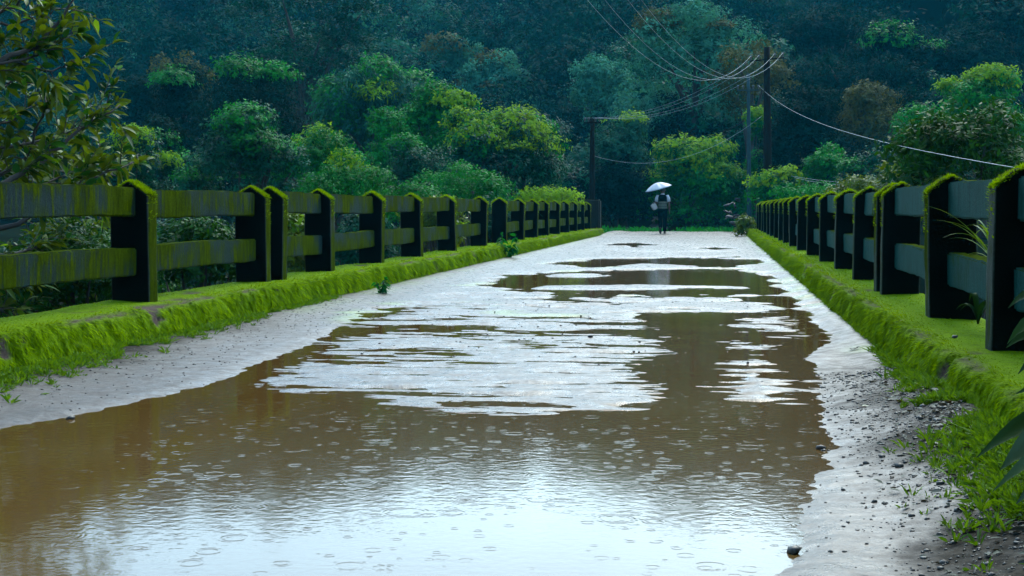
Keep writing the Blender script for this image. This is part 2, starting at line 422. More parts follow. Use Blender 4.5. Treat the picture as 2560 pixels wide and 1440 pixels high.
def terrain(x, y):
    x = np.asarray(x, float); y = np.asarray(y, float)
    n = fbm(x * 0.035 + 5, y * 0.035 + 2, 4)
    chan = smooth(2.5, 9, y) * (1 - smooth(44, 52, y))
    z = -0.10 - 4.2 * chan
    z = z + np.where(chan < 0.01, 0, n * 0.5 * chan)
    # hill ahead, and shoulders to both sides
    h = 0.265 * np.maximum(y - 84, 0) + 0.18 * np.maximum(y - 66, 0) * smooth(8, 26, x)
    cap = 32.5 + 8 * smooth(-20, 2, x)
    h = np.where(h > cap, cap + (h - cap) * 0.10, h)
    z = z + h + n * 4.0 * smooth(85, 120, y)
    z = z + 6.0 * smooth(26, 70, np.abs(x)) * (1 - chan)
    # the near bank left and right of the road stays low
    return z

def build_terrain():
    ys = np.concatenate([np.arange(-120, -8, 6.0), np.arange(-8, 66, 1.0), np.arange(66, 300, 4.0), [340, 400, 480]])
    xs = np.concatenate([np.arange(-300, -40, 10.0), np.arange(-40, 40, 1.5), np.arange(40, 301, 10.0)])
    X, Y = np.meshgrid(xs, ys); Z = terrain(X, Y)
    # keep ground under the road sheet
    onroad = (X > -5.2) & (X < 2.6) & (Y < 60)
    Z = np.where(onroad & (Z > -0.12), -0.12, Z)
    V = np.stack([X, Y, Z], -1).reshape(-1, 3)
    ny, nx = X.shape; i = np.arange(ny * nx).reshape(ny, nx)
    q = np.stack([i[:-1, :-1], i[:-1, 1:], i[1:, 1:], i[1:, :-1]], -1).reshape(-1, 4)
    o = link('ground', np_mesh('ground', V, [q], True), [M['hill'], M['soil']])
    yc = V[q[:, 0], 1]; o.data.polygons.foreach_set('material_index', (yc < 84).astype(np.int32))
    tag(o, 'dark forest ground and hillside under the trees', None, None, 'structure')
build_terrain()
rv = MB(); rv.add([(-200, 12, -3.6), (200, 12, -3.6), (200, 41, -3.6), (-200, 41, -3.6)], [(0, 1, 2, 3)])
tag(rv.build('river', M['water']), 'brown river under the bridge', None, None, 'structure')

# ------------------------------------------------------------------ road with real hollows, and the water that fills them
def poly_world(pts): return np.array([on_ground(px, py) for px, py in pts])

def sdf(poly, X, Y):
    """signed distance, negative inside"""
    d = np.full(X.shape, 1e9); inside = np.zeros(X.shape, bool); n = len(poly)
    for i in range(n):
        ax, ay = poly[i]; bx, by = poly[(i + 1) % n]
        ex, ey = bx - ax, by - ay; L = ex * ex + ey * ey + 1e-12
        t = np.clip(((X - ax) * ex + (Y - ay) * ey) / L, 0, 1)
        d = np.minimum(d, (X - ax - t * ex) ** 2 + (Y - ay - t * ey) ** 2)
        c = ((ay > Y) != (by > Y)) & (X < (bx - ax) * (Y - ay) / (by - ay + 1e-12) + ax)
        inside ^= c
    d = np.sqrt(d)
    return np.where(inside, -d, d)

PUDDLES = [  # photograph pixels of each water outline
    [(-260, 1135), (0, 1068), (160, 1045), (300, 1012), (440, 978), (560, 950), (640, 915), (700, 890), (760, 860), (840, 822), (900, 790),
     (960, 768), (1120, 758), (1300, 790), (1580, 800), (1640, 786), (1780, 780), (1960, 782), (1900, 742), (1985, 742), (2030, 790), (2075, 815), (2112, 842), (2062, 862),
     (2046, 900), (2062, 950), (2076, 1000), (2084, 1055), (2103, 1120), (2088, 1190), (2050, 1245), (2012, 1290), (1990, 1370), (1955, 1450), (1900, 1640), (-700, 1640)],
    [(1245, 706), (1290, 690), (1420, 682), (1600, 674), (1800, 672), (1885, 688), (1960, 728), (1900, 737), (1650, 736), (1350, 731), (1295, 722)],
    [(1420, 655), (1500, 648), (1700, 644), (1893, 648), (1886, 661), (1700, 669), (1560, 667), (1470, 668)],
    [(1540, 612), (1580, 608), (1620, 613), (1580, 617)],
    [(1760, 621), (1790, 618), (1815, 621), (1790, 625)],
]
ISLANDS = [  # (outline, how high, how broken)
    ([(650, 958), (830, 880), (840, 845), (1000, 805), (1250, 790), (1600, 800), (1640, 830), (1655, 872), (1600, 900), (1560, 922), (1650, 985), (1610, 1022), (1350, 1038), (1150, 1032), (1000, 1002), (900, 985), (700, 975)], 0.0036, 1.0),
    ([(1770, 1002), (1800, 960), (1800, 930), (1840, 905), (1900, 890), (1960, 930), (2012, 975), (2012, 1008), (1950, 1014)], 0.0075, 0.9),
    ([(1760, 880), (1800, 800), (1960, 760), (2040, 820), (2060, 850), (1960, 880)], 0.0022, 0.95),
    ([(830, 828), (1100, 745), (1600, 745), (1900, 765), (1600, 792), (1250, 800), (1000, 812)], 0.0030, 1.0),
    ([(1330, 692), (1380, 684), (1500, 684), (1555, 689), (1480, 694)], 0.012, 0.4),
    ([(1290, 724), (1340, 714), (1600, 711), (1900, 716), (1900, 722), (1500, 726)], 0.010, 0.5),
    ([(1520, 665), (1600, 658), (1740, 664), (1800, 669), (1640, 672)], 0.010, 0.5),
    ([(560, 1440), (640, 1405), (800, 1385), (870, 1410), (800, 1450), (700, 1470)], -0.0005, 1.4),
]
def road_height(X, Y):
    base = 0.013 + 0.004 * fbm(X * 0.7, Y * 0.5, 3)
    wide = fbm(X * 1.0 + 31, Y * 4.2 + 7, 4)             # ripples lying across the road
    streak = fbm(X * 2.2 + 3, Y * 13.0 + 5, 3)
    fine = fbm(X * 5.0 + 3, Y * 9.0, 4)
    gritn = fbm(X * 24.0, Y * 24.0, 2)
    near = 1 - smooth(12, 26, Y)
    sd = np.full(X.shape, 1e9)
    for p in PUDDLES: sd = np.minimum(sd, sdf(poly_world(p), X, Y))
    sd = sd - 0.26 * smooth(11, 17, Y) + 0.04 * fine + 0.05 * fbm(X * 1.5 + 8, Y * 1.1, 3) + (0.02 + 0.43 * smooth(10, 15, Y)) * wide + 0.25 * streak * smooth(10, 15, Y)
    k = smooth(-0.22, 0.12, sd)
    z = -0.020 + (base + 0.020) * k
    for p, hgt, br in ISLANDS:
        si = sdf(poly_world(p), X, Y) + (0.14 * wide * br if br < 0.7 or br > 1.3 else 0.38 * wide + 0.34 * streak - (0.17 if br == 1.0 else 0.05)) + 0.05 * fine
        ki = 1 - smooth(-0.20, 0.06, si)
        zi = hgt + (0.012 * wide + 0.012 * streak + 0.003 * fine) * br
        z = z * (1 - ki) + np.maximum(z, zi) * ki
    hol = fbm(X * 0.8 + 77, Y * 1.3 + 12, 3) + 0.5 * streak
    z = z - 0.020 * smooth(0.18, 0.42, hol) * smooth(9.5, 12, Y) * (1 - smooth(36, 46, Y)) * smooth(-3.5, -2.6, X) * (1 - smooth(0.3, 0.8, X))
    z = z + 0.0022 * fine + 0.0026 * gritn * (1 - smooth(6, 20, Y))
    # shoulders rise to the kerbs
    z = z + 0.10 * smooth(0.45, 1.05, X) * (1 - smooth(5.5, 8.5, Y)) + 0.03 * smooth(0.75, 1.05, X) + 0.03 * smooth(-3.3, -3.9, X)
    # strip at the far bridge joint, then the bank
    z = z + 0.035 * np.exp(-((Y - 48.5) / 0.6) ** 2) + 0.02 * smooth(49, 54, Y) - 0.25 * smooth(56.5, 60, Y)
    return z, sd

def build_road():
    ys = [1.2]
    while ys[-1] < 62: ys.append(ys[-1] + max(0.018, 0.0036 * ys[-1]))
    ys = np.array(ys); xs = np.arange(-3.98, 1.16, 0.025)
    X, Y = np.meshgrid(xs, ys)
    Z, sd = road_height(X, Y)
    V = np.stack([X, Y, Z], -1).reshape(-1, 3)
    ny, nx = X.shape; i = np.arange(ny * nx).reshape(ny, nx)
    q = np.stack([i[:-1, :-1], i[:-1, 1:], i[1:, 1:], i[1:, :-1]], -1).reshape(-1, 4)
    me = np_mesh('road', V, [q], True)
    nA = fbm(X * 1.2 + 50, Y * 1.6 + 3, 3)
    alg = smooth(0.25, 0.0, np.abs(sd - 0.02)) * smooth(0.05, 0.35, nA) * smooth(10.0, 12.5, Y) * (1 - smooth(20, 30, Y))
    alg = np.maximum(alg, smooth(-3.4, -3.85, X) * smooth(-0.3, 0.3, nA) * 0.7 * (Y > 12))
    alg = np.maximum(alg, smooth(0.75, 1.0, X) * smooth(-0.2, 0.3, nA) * 0.8 * (Y > 9))
    soil = smooth(-3.25, -3.8, X + 0.25 * nA) * (1 - smooth(9, 13, Y)) + smooth(0.45, 0.80, X + 0.3 * nA) * (1 - smooth(5.5, 10, Y))
    soil = np.maximum(soil, 0.55 * np.exp(-((Y - 48.5) / 0.8) ** 2))
    soil = np.maximum(soil, 0.6 * smooth(-3.55, -3.85, X) )
    damp = (smooth(0.30, 0.62, X + 0.1 * nA) + smooth(-2.3, -3.0, X + 0.2 * nA)) * (1 - smooth(7, 16, Y))
    for nm, arr in (('damp', np.clip(damp, 0, 1)), ('algae', alg), ('soil', np.clip(soil, 0, 1))):
        a = me.attributes.new(nm, 'FLOAT', 'POINT'); a.data.foreach_set('value', arr.reshape(-1).astype(np.float32))
    tag(link('road', me, M['road']), 'wet worn road across the bridge', None, None, 'structure')
    w = MB(); w.add([(-3.95, 1.25, 0), (1.12, 1.25, 0), (1.12, 47, 0), (-3.95, 47, 0)], [(0, 1, 2, 3)])
    tag(w.build('water', M['water']), 'brown rain water lying in the hollows of the road', None, None, 'structure')
    return xs, ys, Z
RX, RY, RZ = build_road()

def road_z(x, y):
    return float(road_height(np.array([[x]]), np.array([[y]]))[0][0, 0])

d = MB(); d.box((-1.45, 26.0, -0.50), (6.6, 49.0, 0.84))
for x in (-3.6, -1.4, 0.8): d.box((x, 26.0, -1.42), (0.5, 48.6, 0.98))
for y in (13.4, 38.2):
    d.box((-1.45, y, -3.2), (6.0, 1.0, 2.5))
dk = d.build('bridge_deck', M['deck']); tag(dk, 'concrete bridge deck carrying the wet road over the river', None, None, 'structure')

# ------------------------------------------------------------------ kerbs
KT = 0.25     # kerb top height
def kerb(y0, y1, side, label, mossden):
    """side -1: left kerb; +1: right kerb. Profile runs from the road up the face and over the top"""
    if side < 0: prof = [(-3.82, -0.02), (-3.83, 0.04), (-3.842, 0.10), (-3.856, 0.16), (-3.872, 0.215), (-3.892, 0.243), (-3.93, KT), (-4.02, KT + 0.004), (-4.10, KT), (-4.2, KT), (-4.3, KT), (-4.42, KT), (-4.52, KT - 0.02), (-4.56, 0.15), (-4.57, -0.08)]
    else: prof = [(1.03, -0.02), (1.04, 0.04), (1.052, 0.10), (1.066, 0.16), (1.082, 0.215), (1.102, 0.243), (1.14, KT), (1.23, KT + 0.004), (1.31, KT), (1.4, KT), (1.5, KT), (1.6, KT), (1.70, KT - 0.02), (1.74, 0.15), (1.75, -0.08)]
    P = np.array(prof); 
    # resample the profile finer
    seg = np.linalg.norm(np.diff(P, axis=0), axis=1); s = np.concatenate([[0], np.cumsum(seg)])
    u = np.concatenate([np.arange(0, 0.36, 0.018), np.arange(0.36, s[-1], 0.045)]); u = np.append(u, s[-1])
    px = np.interp(u, s, P[:, 0]); pz = np.interp(u, s, P[:, 1])
    tx = np.gradient(px, u); tz = np.gradient(pz, u); ln = np.hypot(tx, tz)
    nx_ = -tz / ln * (-side) * -1; nz_ = tx / ln * side
    ys = [y0]
    while ys[-1] < y1 - 0.02: ys.append(min(y1, ys[-1] + max(0.022, 0.0042 * ys[-1])))
    ys = np.array(ys)
    U, Yg = np.meshgrid(u, ys); PX = np.tile(px, (len(ys), 1)); PZ = np.tile(pz, (len(ys), 1))
    NX = np.tile(nx_, (len(ys), 1)); NZ = np.tile(nz_, (len(ys), 1))
    o = 40 * (side + 2)
    n1 = fbm(Yg * 2.0 + o, U * 2.4, 3); n2 = fbm(Yg * 17 + o, U * 7.0 + 4, 3); n3 = fbm(Yg * 40, U * 30 + o, 2)
    face = 1 - smooth(0.26, 0.36, U)
    disp = 0.014 * n1 + (0.026 * n2 + 0.008 * n3) * (0.12 + 0.88 * face) + 0.008
    nb = fbm(Yg * 1.9 + o * 2, U * 5.0 + 9, 4)
    thr = 0.42 if side < 0 else 0.56
    bare = smooth(thr, thr + 0.06, nb + 0.10 * n2)
    edge = np.exp(-((U - 0.30) / 0.035) ** 2)
    bare = np.maximum(bare, smooth(0.05, 0.2, fbm(Yg * 0.9 + o, U * 3 + 77, 3) + 0.1 * n2) * edge * (0.9 if side < 0 else 0.75))
    if side < 0:
        low = (1 - smooth(0.05, 0.11, U)) * smooth(-0.1, 0.15, fbm(Yg * 0.7 + 3, U + 8, 3))
        bare = np.maximum(bare, low * (Yg > 11))
    disp = disp - 0.018 * bare
    # ends round off at the joints
    e = np.minimum(Yg - y0, y1 - Yg); rnd = 0.045 * np.exp(-(e / 0.05) ** 2)
    X = PX + NX * (disp - rnd); Z = PZ + NZ * (disp - rnd)
    V = np.stack([X, Yg, Z], -1).reshape(-1, 3)
    ny, nx = X.shape; i = np.arange(ny * nx).reshape(ny, nx)
    q = np.stack([i[:-1, :-1], i[:-1, 1:], i[1:, 1:], i[1:, :-1]], -1).reshape(-1, 4)
    if side < 0: q = q[:, ::-1]
    V = np.concatenate([V, np.stack([X[0], np.full(nx, y0), Z[0]], -1), np.stack([X[-1], np.full(nx, y1), Z[-1]], -1)])
    caps = [np.array([[i[0, k], i[0, k + 1], i[0, 0]] for k in range(1, nx - 1)]), np.array([[i[-1, k + 1], i[-1, k], i[-1, 0]] for k in range(1, nx - 1)])]
    me = np_mesh('mossy_kerb', V, [q] + caps, True)
    bb = np.concatenate([bare.reshape(-1), np.zeros(2 * nx)])
    a = me.attributes.new('bare', 'FLOAT', 'POINT'); a.data.foreach_set('value', bb.astype(np.float32))
    ob = link('mossy_kerb', me, M['kerb']); tag(ob, label, 'kerb')
    # moss strands: hanging on the face, combed flat on the top
    ymid = 0.5 * (ys[:-1] + ys[1:]); dy = np.diff(ys)
    du = np.diff(u); um = 0.5 * (u[:-1] + u[1:])
    dens = mossden * 9000.0 * np.clip(7.0 / ymid, 0.03, 1) ** 1.5
    cnt = np.outer(dens * dy, du * np.where(um < 0.40, 1.0, 0.45) * (um < 0.95)) * (1 - bare[:-1, :-1])
    cnt = RNG.poisson(np.maximum(cnt, 0))
    jj, ii = np.nonzero(cnt); rep = cnt[jj, ii]; jj = np.repeat(jj, rep); ii = np.repeat(ii, rep)
    n = len(jj); fj = RNG.random(n); fi = RNG.random(n)
    def lerp(A): return (A[jj, ii] * (1 - fi) + A[jj, ii + 1] * fi) * (1 - fj) + (A[jj + 1, ii] * (1 - fi) + A[jj + 1, ii + 1] * fi) * fj
    Pp = np.stack([lerp(X), lerp(Yg), lerp(Z)], -1); uu = lerp(U)
    Nn = np.stack([lerp(NX), np.zeros(n), lerp(NZ)], -1)
    T = np.stack([np.interp(uu, u, tx / ln), np.zeros(n), np.interp(uu, u, tz / ln)], -1)
    facew = 1 - smooth(0.27, 0.40, uu)
    comb = np.stack([-side * 0.3 * np.ones(n), RNG.normal(0, 0.5, n) - 0.15, np.zeros(n)], -1)
    D = -T * facew[:, None] + comb * (1 - facew)[:, None]
    D = unit(D + RNG.normal(0, 0.25, (n, 3)) + Nn * (0.10 + 0.22 * facew * RNG.random(n))[:, None])
    sc = np.clip(Pp[:, 1] / 7.0, 0.85, 5.0) ** 0.75
    L = (0.010 + (0.012 + 0.034 * RNG.random(n)) * facew) * sc; Wd = (0.0055 + 0.004 * RNG.random(n)) * sc
    Vv, qq = leaf_quads(Pp - Nn * 0.004, D, Nn, L, Wd)
    clump = vnoise3(Pp * np.array([14, 14, 6.0]))
    big = vnoise3(Pp * np.array([3.0, 2.2, 3.0]) + 31); old = vnoise3(Pp * np.array([5.0, 3.5, 5.0]) + 11)
    t = np.clip(clump * 0.9 + big * 0.5 - 0.2 - 0.35 * smooth(.60, .80, old) + RNG.normal(0, 0.18, n), 0, 1)
    ms = link('moss', np_mesh('moss', Vv, [qq], False, {'tint': t}), M['moss'], ob)
    ms['kind'] = 'stuff'
    return ob

JL = [13.30, 25.85, 37.6]; JR = [12.12, 24.5, 36.9]
kl = [2.0] + JL + [49.2]; kr = [2.0] + JR + [48.0]
lab = ['near run of the mossy kerb along the puddled left road edge', 'second mossy kerb run from the near joint, two weeds on its face', 'third mossy kerb run under the slim far posts', 'farthest mossy kerb run ending at the square pier']
for k in range(4): kerb(kl[k] + 0.015, kl[k + 1] - 0.015, -1, lab[k], 1.0)
lab = ['nearest thickly mossed kerb beside the gravel and dead leaves', 'second run of the thickly mossed kerb beyond the dark joint', 'third bright mossed kerb run under the crowded posts', 'farthest bright kerb run ending by the rubble and leaning shrub']
for k in range(4): kerb(kr[k] + 0.015, kr[k + 1] - 0.015, 1, lab[k], 1.15)

# ------------------------------------------------------------------ parapets
PH = 0.90; PD = 0.295; PT = 0.165
def post_mesh(round_=0.0):
    """house-topped concrete post: profile in x-z, thickness along y; origin at base centre"""
    h = PH; e = 0.80
    if round_: prof = [(-.5, 0), (.5, 0), (.5, e), (.40, e + .045), (.2, h - .012), (0, h), (-.2, h - .012), (-.40, e + .045), (-.5, e)]
    else: prof = [(-.5, 0), (.5, 0), (.5, e), (.27, e + .048), (.07, h - .006), (-.03, h - .002), (-.28, e + .046), (-.5, e)]
    bm = bmesh.new()
    vs = [bm.verts.new((x * PD, -PT / 2, z)) for x, z in prof]
    f = bm.faces.new(vs)
    r = bmesh.ops.extrude_face_region(bm, geom=[f])
    for v in r['geom']:
        if isinstance(v, bmesh.types.BMVert): v.co.y += PT
    bmesh.ops.recalc_face_normals(bm, faces=bm.faces)
    bmesh.ops.bevel(bm, geom=[e_ for e_ in bm.edges], offset=0.012, segments=2, affect='EDGES', profile=0.6)
    bmesh.ops.triangulate(bm, faces=[f for f in bm.faces if len(f.verts) > 4])
    bmesh.ops.subdivide_edges(bm, edges=[e_ for e_ in bm.edges if e_.calc_length() > 0.12], cuts=3, use_grid_fill=True)
    for v in bm.verts:
        p = np.array([[v.co.x * 9 + 20, v.co.y * 9 + 11, v.co.z * 9 + 5]])
        k = float(vnoise3(p)[0] - 0.5) * 0.012 + float(vnoise3(p * 4)[0] - 0.5) * 0.006
        v.co += v.normal * k
    me = bpy.data.meshes.new('post'); bm.to_mesh(me); bm.free()
    me.polygons.foreach_set('use_smooth', [True] * len(me.polygons))
    return me

def moss_tuft_mesh(name, n, dens_len=1.0):
    """moss pelt over a post's sloping cap: short strands on both slopes and down the shoulders"""
    u = RNG.random(n) * 2 - 1
    x = u * PD * 0.5; z = np.where(np.abs(u) < 0.55, PH - 0.05 * np.abs(u) / 0.55, PH - 0.05 - 0.05 * (np.abs(u) - 0.55) / 0.45)
    y = (RNG.random(n) - 0.5) * PT
    P = np.stack([x, y, z - 0.003], -1)
    edge = np.abs(u) > 0.93
    P[edge, 2] -= RNG.random(edge.sum()) ** 2 * 0.25
    Nn = unit(np.stack([u * 0.6, y * 3.0, np.full(n, 1.0)], -1))
    D = unit(np.stack([u * 0.8, (y / PT) * 1.6, 0.1 + 0.0 * u], -1) + RNG.normal(0, 0.4, (n, 3)) + Nn * 0.35)
    L = (0.015 + 0.02 * RNG.random(n)) * dens_len; Wd = (0.007 + 0.004 * RNG.random(n)) * dens_len
    V, q = leaf_quads(P, D, Nn, L, Wd)
    return np_mesh(name, V, [q], False, {'tint': np.clip(0.55 + RNG.normal(0, 0.22, n), 0, 1)})

POST = {-1: post_mesh(), 1: post_mesh(1.0)}
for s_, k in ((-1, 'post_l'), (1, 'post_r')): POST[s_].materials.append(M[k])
PELT_N = moss_tuft_mesh('moss', 2600); PELT_F = moss_tuft_mesh('moss', 900, 1.5)
PELT_N.materials.append(M['moss']); PELT_F.materials.append(M['moss'])

def rail_mesh(L, hgt, seed):
    bm = bmesh.new(); n = max(3, int(L / 0.12)); rg = np.random.default_rng(seed)
    w = 0.10; prof = [(-w / 2, 0), (w / 2, 0), (w / 2, hgt), (-w / 2, hgt)]
    rings = []
    for i in range(n + 1):
        y = -L / 2 + L * i / n
        rings.append([bm.verts.new((x + rg.normal(0, .0012), y, z + rg.normal(0, .0022) + 0.004 * math.sin(y * 3 + seed))) for x, z in prof])
    for i in range(n):
        for k in range(4): bm.faces.new((rings[i][k], rings[i][(k + 1) % 4], rings[i + 1][(k + 1) % 4], rings[i + 1][k]))
    bm.faces.new(rings[0][::-1]); bm.faces.new(rings[-1])
    bmesh.ops.recalc_face_normals(bm, faces=bm.faces)
    es = [e for e in bm.edges if abs(e.verts[0].co.y - e.verts[1].co.y) > 0.01]
    bmesh.ops.bevel(bm, geom=es, offset=0.010, segments=2, affect='EDGES')
    me = bpy.data.meshes.new('rail'); bm.to_mesh(me); bm.free()
    return me

def far_edge_to_y(px, X): return F_y(px, X) - PT / 2
def F_y(px, X):
    # distance along the bridge at which the vertical line x = X is seen in photograph column px (on the horizon row)
    d = ray(px, 521); return X / d[0] * d[1]

XL, XR = -4.12, 1.31
def parapet(side, ys, label):
    X = XL if side < 0 else XR
    xc = X + side * PD / 2
    root = empty('parapet', (xc, ys[0], KT)); tag(root, label, 'parapet')
    for i, y in enumerate(ys):
        p = link('post', POST[side], None, root); p.location = (RNG.normal(0, .004), y - ys[0], -0.012); p.rotation_euler = (RNG.normal(0, .010), RNG.normal(0, .014), RNG.normal(0, .035))
        ms = link('moss', PELT_N if y < 16 else PELT_F, None, p); ms['kind'] = 'stuff'
    for i in range(len(ys) - 1):
        a, b = ys[i], ys[i + 1]; L = b - a - PT + 0.03
        for z, h in ((0.415 - 0.21, 0.205), (0.86 - 0.225, 0.215)):
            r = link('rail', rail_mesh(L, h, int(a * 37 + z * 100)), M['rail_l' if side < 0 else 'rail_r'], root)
            r.location = (RNG.normal(0, .006), (a + b) / 2 - ys[0], z + RNG.normal(0, .005)); r.rotation_euler = (RNG.normal(0, .003), RNG.normal(0, .02), 0)
    return root

lp = [392, 677, 718, 837, 961, 1060, 1143, 1219, 1270, 1312, 1345, 1374, 1401.5, 1424, 1444, 1462, 1478]
ly = [F_y(p, XL) - PT / 2 for p in lp]
parapet(-1, [ly[0] - 4.7, ly[0] - 2.4, ly[0], ly[1]], 'near parapet run with two broad mossy rails beside the large leaved tree')
parapet(-1, ly[2:8], 'second parapet run, five green rail bays past the first paired posts')
parapet(-1, ly[8:], 'far parapet run of closely spaced posts ending at the square pier')
rp = [2470, 2289.5, 2180, 2166, 2114, 2070, 2034, 2005.5, 1981, 1962, 1946.5, 1933, 1922, 1910.7, 1902, 1894, 1887.4, 1881.5, 1875.6]
ry = []
for k, p in enumerate(rp):
    d_ = 1310 * F / 1000 / (p - 1785.0); ry.append(d_ - PT / 2)
ry[0] = F_y(2470, XR) - PT / 2
for k in range(9, len(ry)): ry[k] = ry[8] + (k - 8) * 2.35
parapet(1, [ry[0] - 2.4] + ry[0:3], 'nearest dark parapet run with grey blue rails and thick moss caps')
parapet(1, ry[3:8], 'second dark parapet run behind the first pair of joint posts')
parapet(1, [y for y in ry[8:] if y < 47.6], 'far dark parapet run of posts crowding together towards the poles')

# end pier on the left
pm = bmesh.new(); bmesh.ops.create_cube(pm, size=1.0)
for v in pm.verts: v.co = Vector((v.co.x * 0.95, v.co.y * 0.6, (v.co.z + 0.5) * 1.02))
bmesh.ops.bevel(pm, geom=list(pm.edges), offset=0.05, segments=3, affect='EDGES')
bmesh.ops.subdivide_edges(pm, edges=list(pm.edges), cuts=2, use_grid_fill=True)
for v in pm.verts: v.co += v.normal * float(vnoise3(np.array([v.co[:]]) * 4 + 9)[0] - 0.5) * 0.03
me = bpy.data.meshes.new('end_pier'); pm.to_mesh(me); pm.free()
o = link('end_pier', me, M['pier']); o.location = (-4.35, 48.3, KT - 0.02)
tag(o, 'square stained concrete pier closing the far end of the parapet', 'pier')

# ------------------------------------------------------------------ plants
def crown(blobs, n, L, W, style='round', seed=0, tintbias=0.5, curved=False):
    """leaf cloud on the shells of many small ellipsoids. blobs (k,6): centre and radii"""
    rg = np.random.default_rng(seed); B = np.asarray(blobs, float)
    w = (B[:, 3] * B[:, 4] + B[:, 3] * B[:, 5] + B[:, 4] * B[:, 5]); w = w / w.sum()
    per = 7; ns = max(8, n // per); n = ns * per
    k = rg.choice(len(B), ns, p=w); b = B[k]
    dirn = unit(rg.normal(0, 1, (ns, 3))); dirn[:, 2] = np.where((dirn[:, 2] < -0.25) & (rg.random(ns) < 0.7), -dirn[:, 2], dirn[:, 2])
    rad = 1.0 - 0.45 * rg.random(ns) ** 2 + 0.10 * rg.normal(0, 1, ns)
    P = b[:, :3] + dirn * b[:, 3:] * rad[:, None]
    out = unit(dirn / b[:, 3:])
    # each sprig: a short twig direction, leaves fanned round it
    tw = unit(out + rg.normal(0, 0.5, (ns, 3)) + np.array([0, 0, -0.35 if style == 'droop' else 0.1]))
    bt = rg.normal(0, 0.20, len(B))[k] + rg.normal(0, 0.20, ns)
    rp = lambda q: np.repeat(q, per, axis=0)
    P = rp(P) + rp(tw) * (L * 1.6 * rg.random(n))[:, None] + rg.normal(0, 0.30 * L, (n, 3)); out = rp(out); tw = rp(tw)
    if style == 'droop':
        D = unit(tw * np.array([1, 1, 0.2]) + rg.normal(0, 0.3, (n, 3)) + np.array([0, 0, -0.75])); Nn = unit(out + rg.normal(0, 0.3, (n, 3)))
    elif style == 'layer':
        D = unit(tw * np.array([1, 1, 0.3]) + rg.normal(0, 0.5, (n, 3)) * np.array([1, 1, 0.35])); Nn = unit(np.array([0, 0, 1.0]) + rg.normal(0, 0.35, (n, 3)))
    else:
        D = rg.normal(0, 0.6, (n, 3)) + np.array([0, 0, -0.30]); D = unit(D - out * (np.sum(D * out, 1) * 0.8)[:, None] + tw * 0.15)
        Nn = unit(out * 1.0 + np.array([0, 0, 0.35]) + rg.normal(0, 0.30, (n, 3)))
    ll = L * (0.6 + 0.8 * rg.random(n)); ww = W * (0.6 + 0.8 * rg.random(n))
    t = np.clip(tintbias + rp(bt) + rg.normal(0, 0.12, n), 0, 1)
    if curved:
        V, tri, quad = leaf_curved(P, D, Nn, ll, ww); m = len(P)
        return V, [tri, quad], np.concatenate([np.tile(t, 4), np.tile(t, 2)])
    V, q = leaf_quads(P, D, Nn, ll, ww)
    return V, [q], t

def crown_obj(parent, mat, name='crown', **kw):
    V, fs, t = crown(**kw)
    return link(name, np_mesh(name, V, fs, False, {'tint': t}), mat, parent)

def make_blobs(rx, ry, h0, h1, n, rs, shape, rg):
    """n blobs inside a crown of half widths rx, ry, between heights h0 and h1"""
    B = []
    zc = (h0 + h1) / 2; hz = (h1 - h0) / 2
    for i in range(n):
        for _ in range(60):
            p = rg.uniform(-1, 1, 3)
            if shape == 'dome':
                q = np.array([p[0], p[1], (p[2] + 1) / 2]); r = (abs(q[0]) ** 2.8 + abs(q[1]) ** 2.4 + abs(q[2]) ** 2.4) ** (1 / 2.6)
                if r < 1 and r > 0.62: break
            elif shape == 'egg':
                r = (np.abs(p) ** 2.4).sum() ** (1 / 2.4)
                if r < 1 and r > 0.5: break
            elif shape == 'cone':
                if math.hypot(p[0], p[1]) < (1 - (p[2] + 1) / 2 * 0.8): break
            else:
                if math.hypot(p[0], p[1]) < 1: break
        s = rs * rg.uniform(0.65, 1.35)
        fl = 0.42 if shape == 'tiers' else 0.72
        m = max(0.0, 1 - s / max(rx, 0.1) * 0.7); mz = max(0.0, 1 - s * fl / max(hz, 0.1) * 0.7)
        B.append((p[0] * rx * m, p[1] * ry * m, zc + p[2] * hz * mz, s * rg.uniform(.85, 1.2), s * rg.uniform(.85, 1.2), s * fl * rg.uniform(.8, 1.2)))
    return np.array(B)

def trunk_mesh(h, r, blobs, rg, limbs=5, lean=0.0, name='trunk'):
    mb = MB(); k = 7
    pts = []; x = y = 0.0
    for i in range(k):
        t = i / (k - 1); x += rg.normal(0, 0.04 * h / k) + lean * h / k; y += rg.normal(0, 0.04 * h / k)
        pts.append((x if i else 0, y if i else 0, t * h))
    mb.tube(pts, [r * (1.35 if i == 0 else 1 - 0.75 * i / (k - 1)) for i in range(k)], 7)
    order = rg.permutation(len(blobs))[:limbs]
    for b in blobs[order]:
        tz = min(0.9, max(0.25, (b[2] / h) * rg.uniform(0.45, 0.7))); i = tz * (k - 1); j = int(i)
        s = np.array(pts[j]) + (np.array(pts[min(j + 1, k - 1)]) - np.array(pts[j])) * (i - j)
        e = b[:3]; m = (s + e) / 2 + np.array([0, 0, 0.10 * np.linalg.norm(e - s)])
        mb.tube([s, m, e], [r * 0.42, r * 0.28, r * 0.08], 5)
    return mb.mesh(name, True)

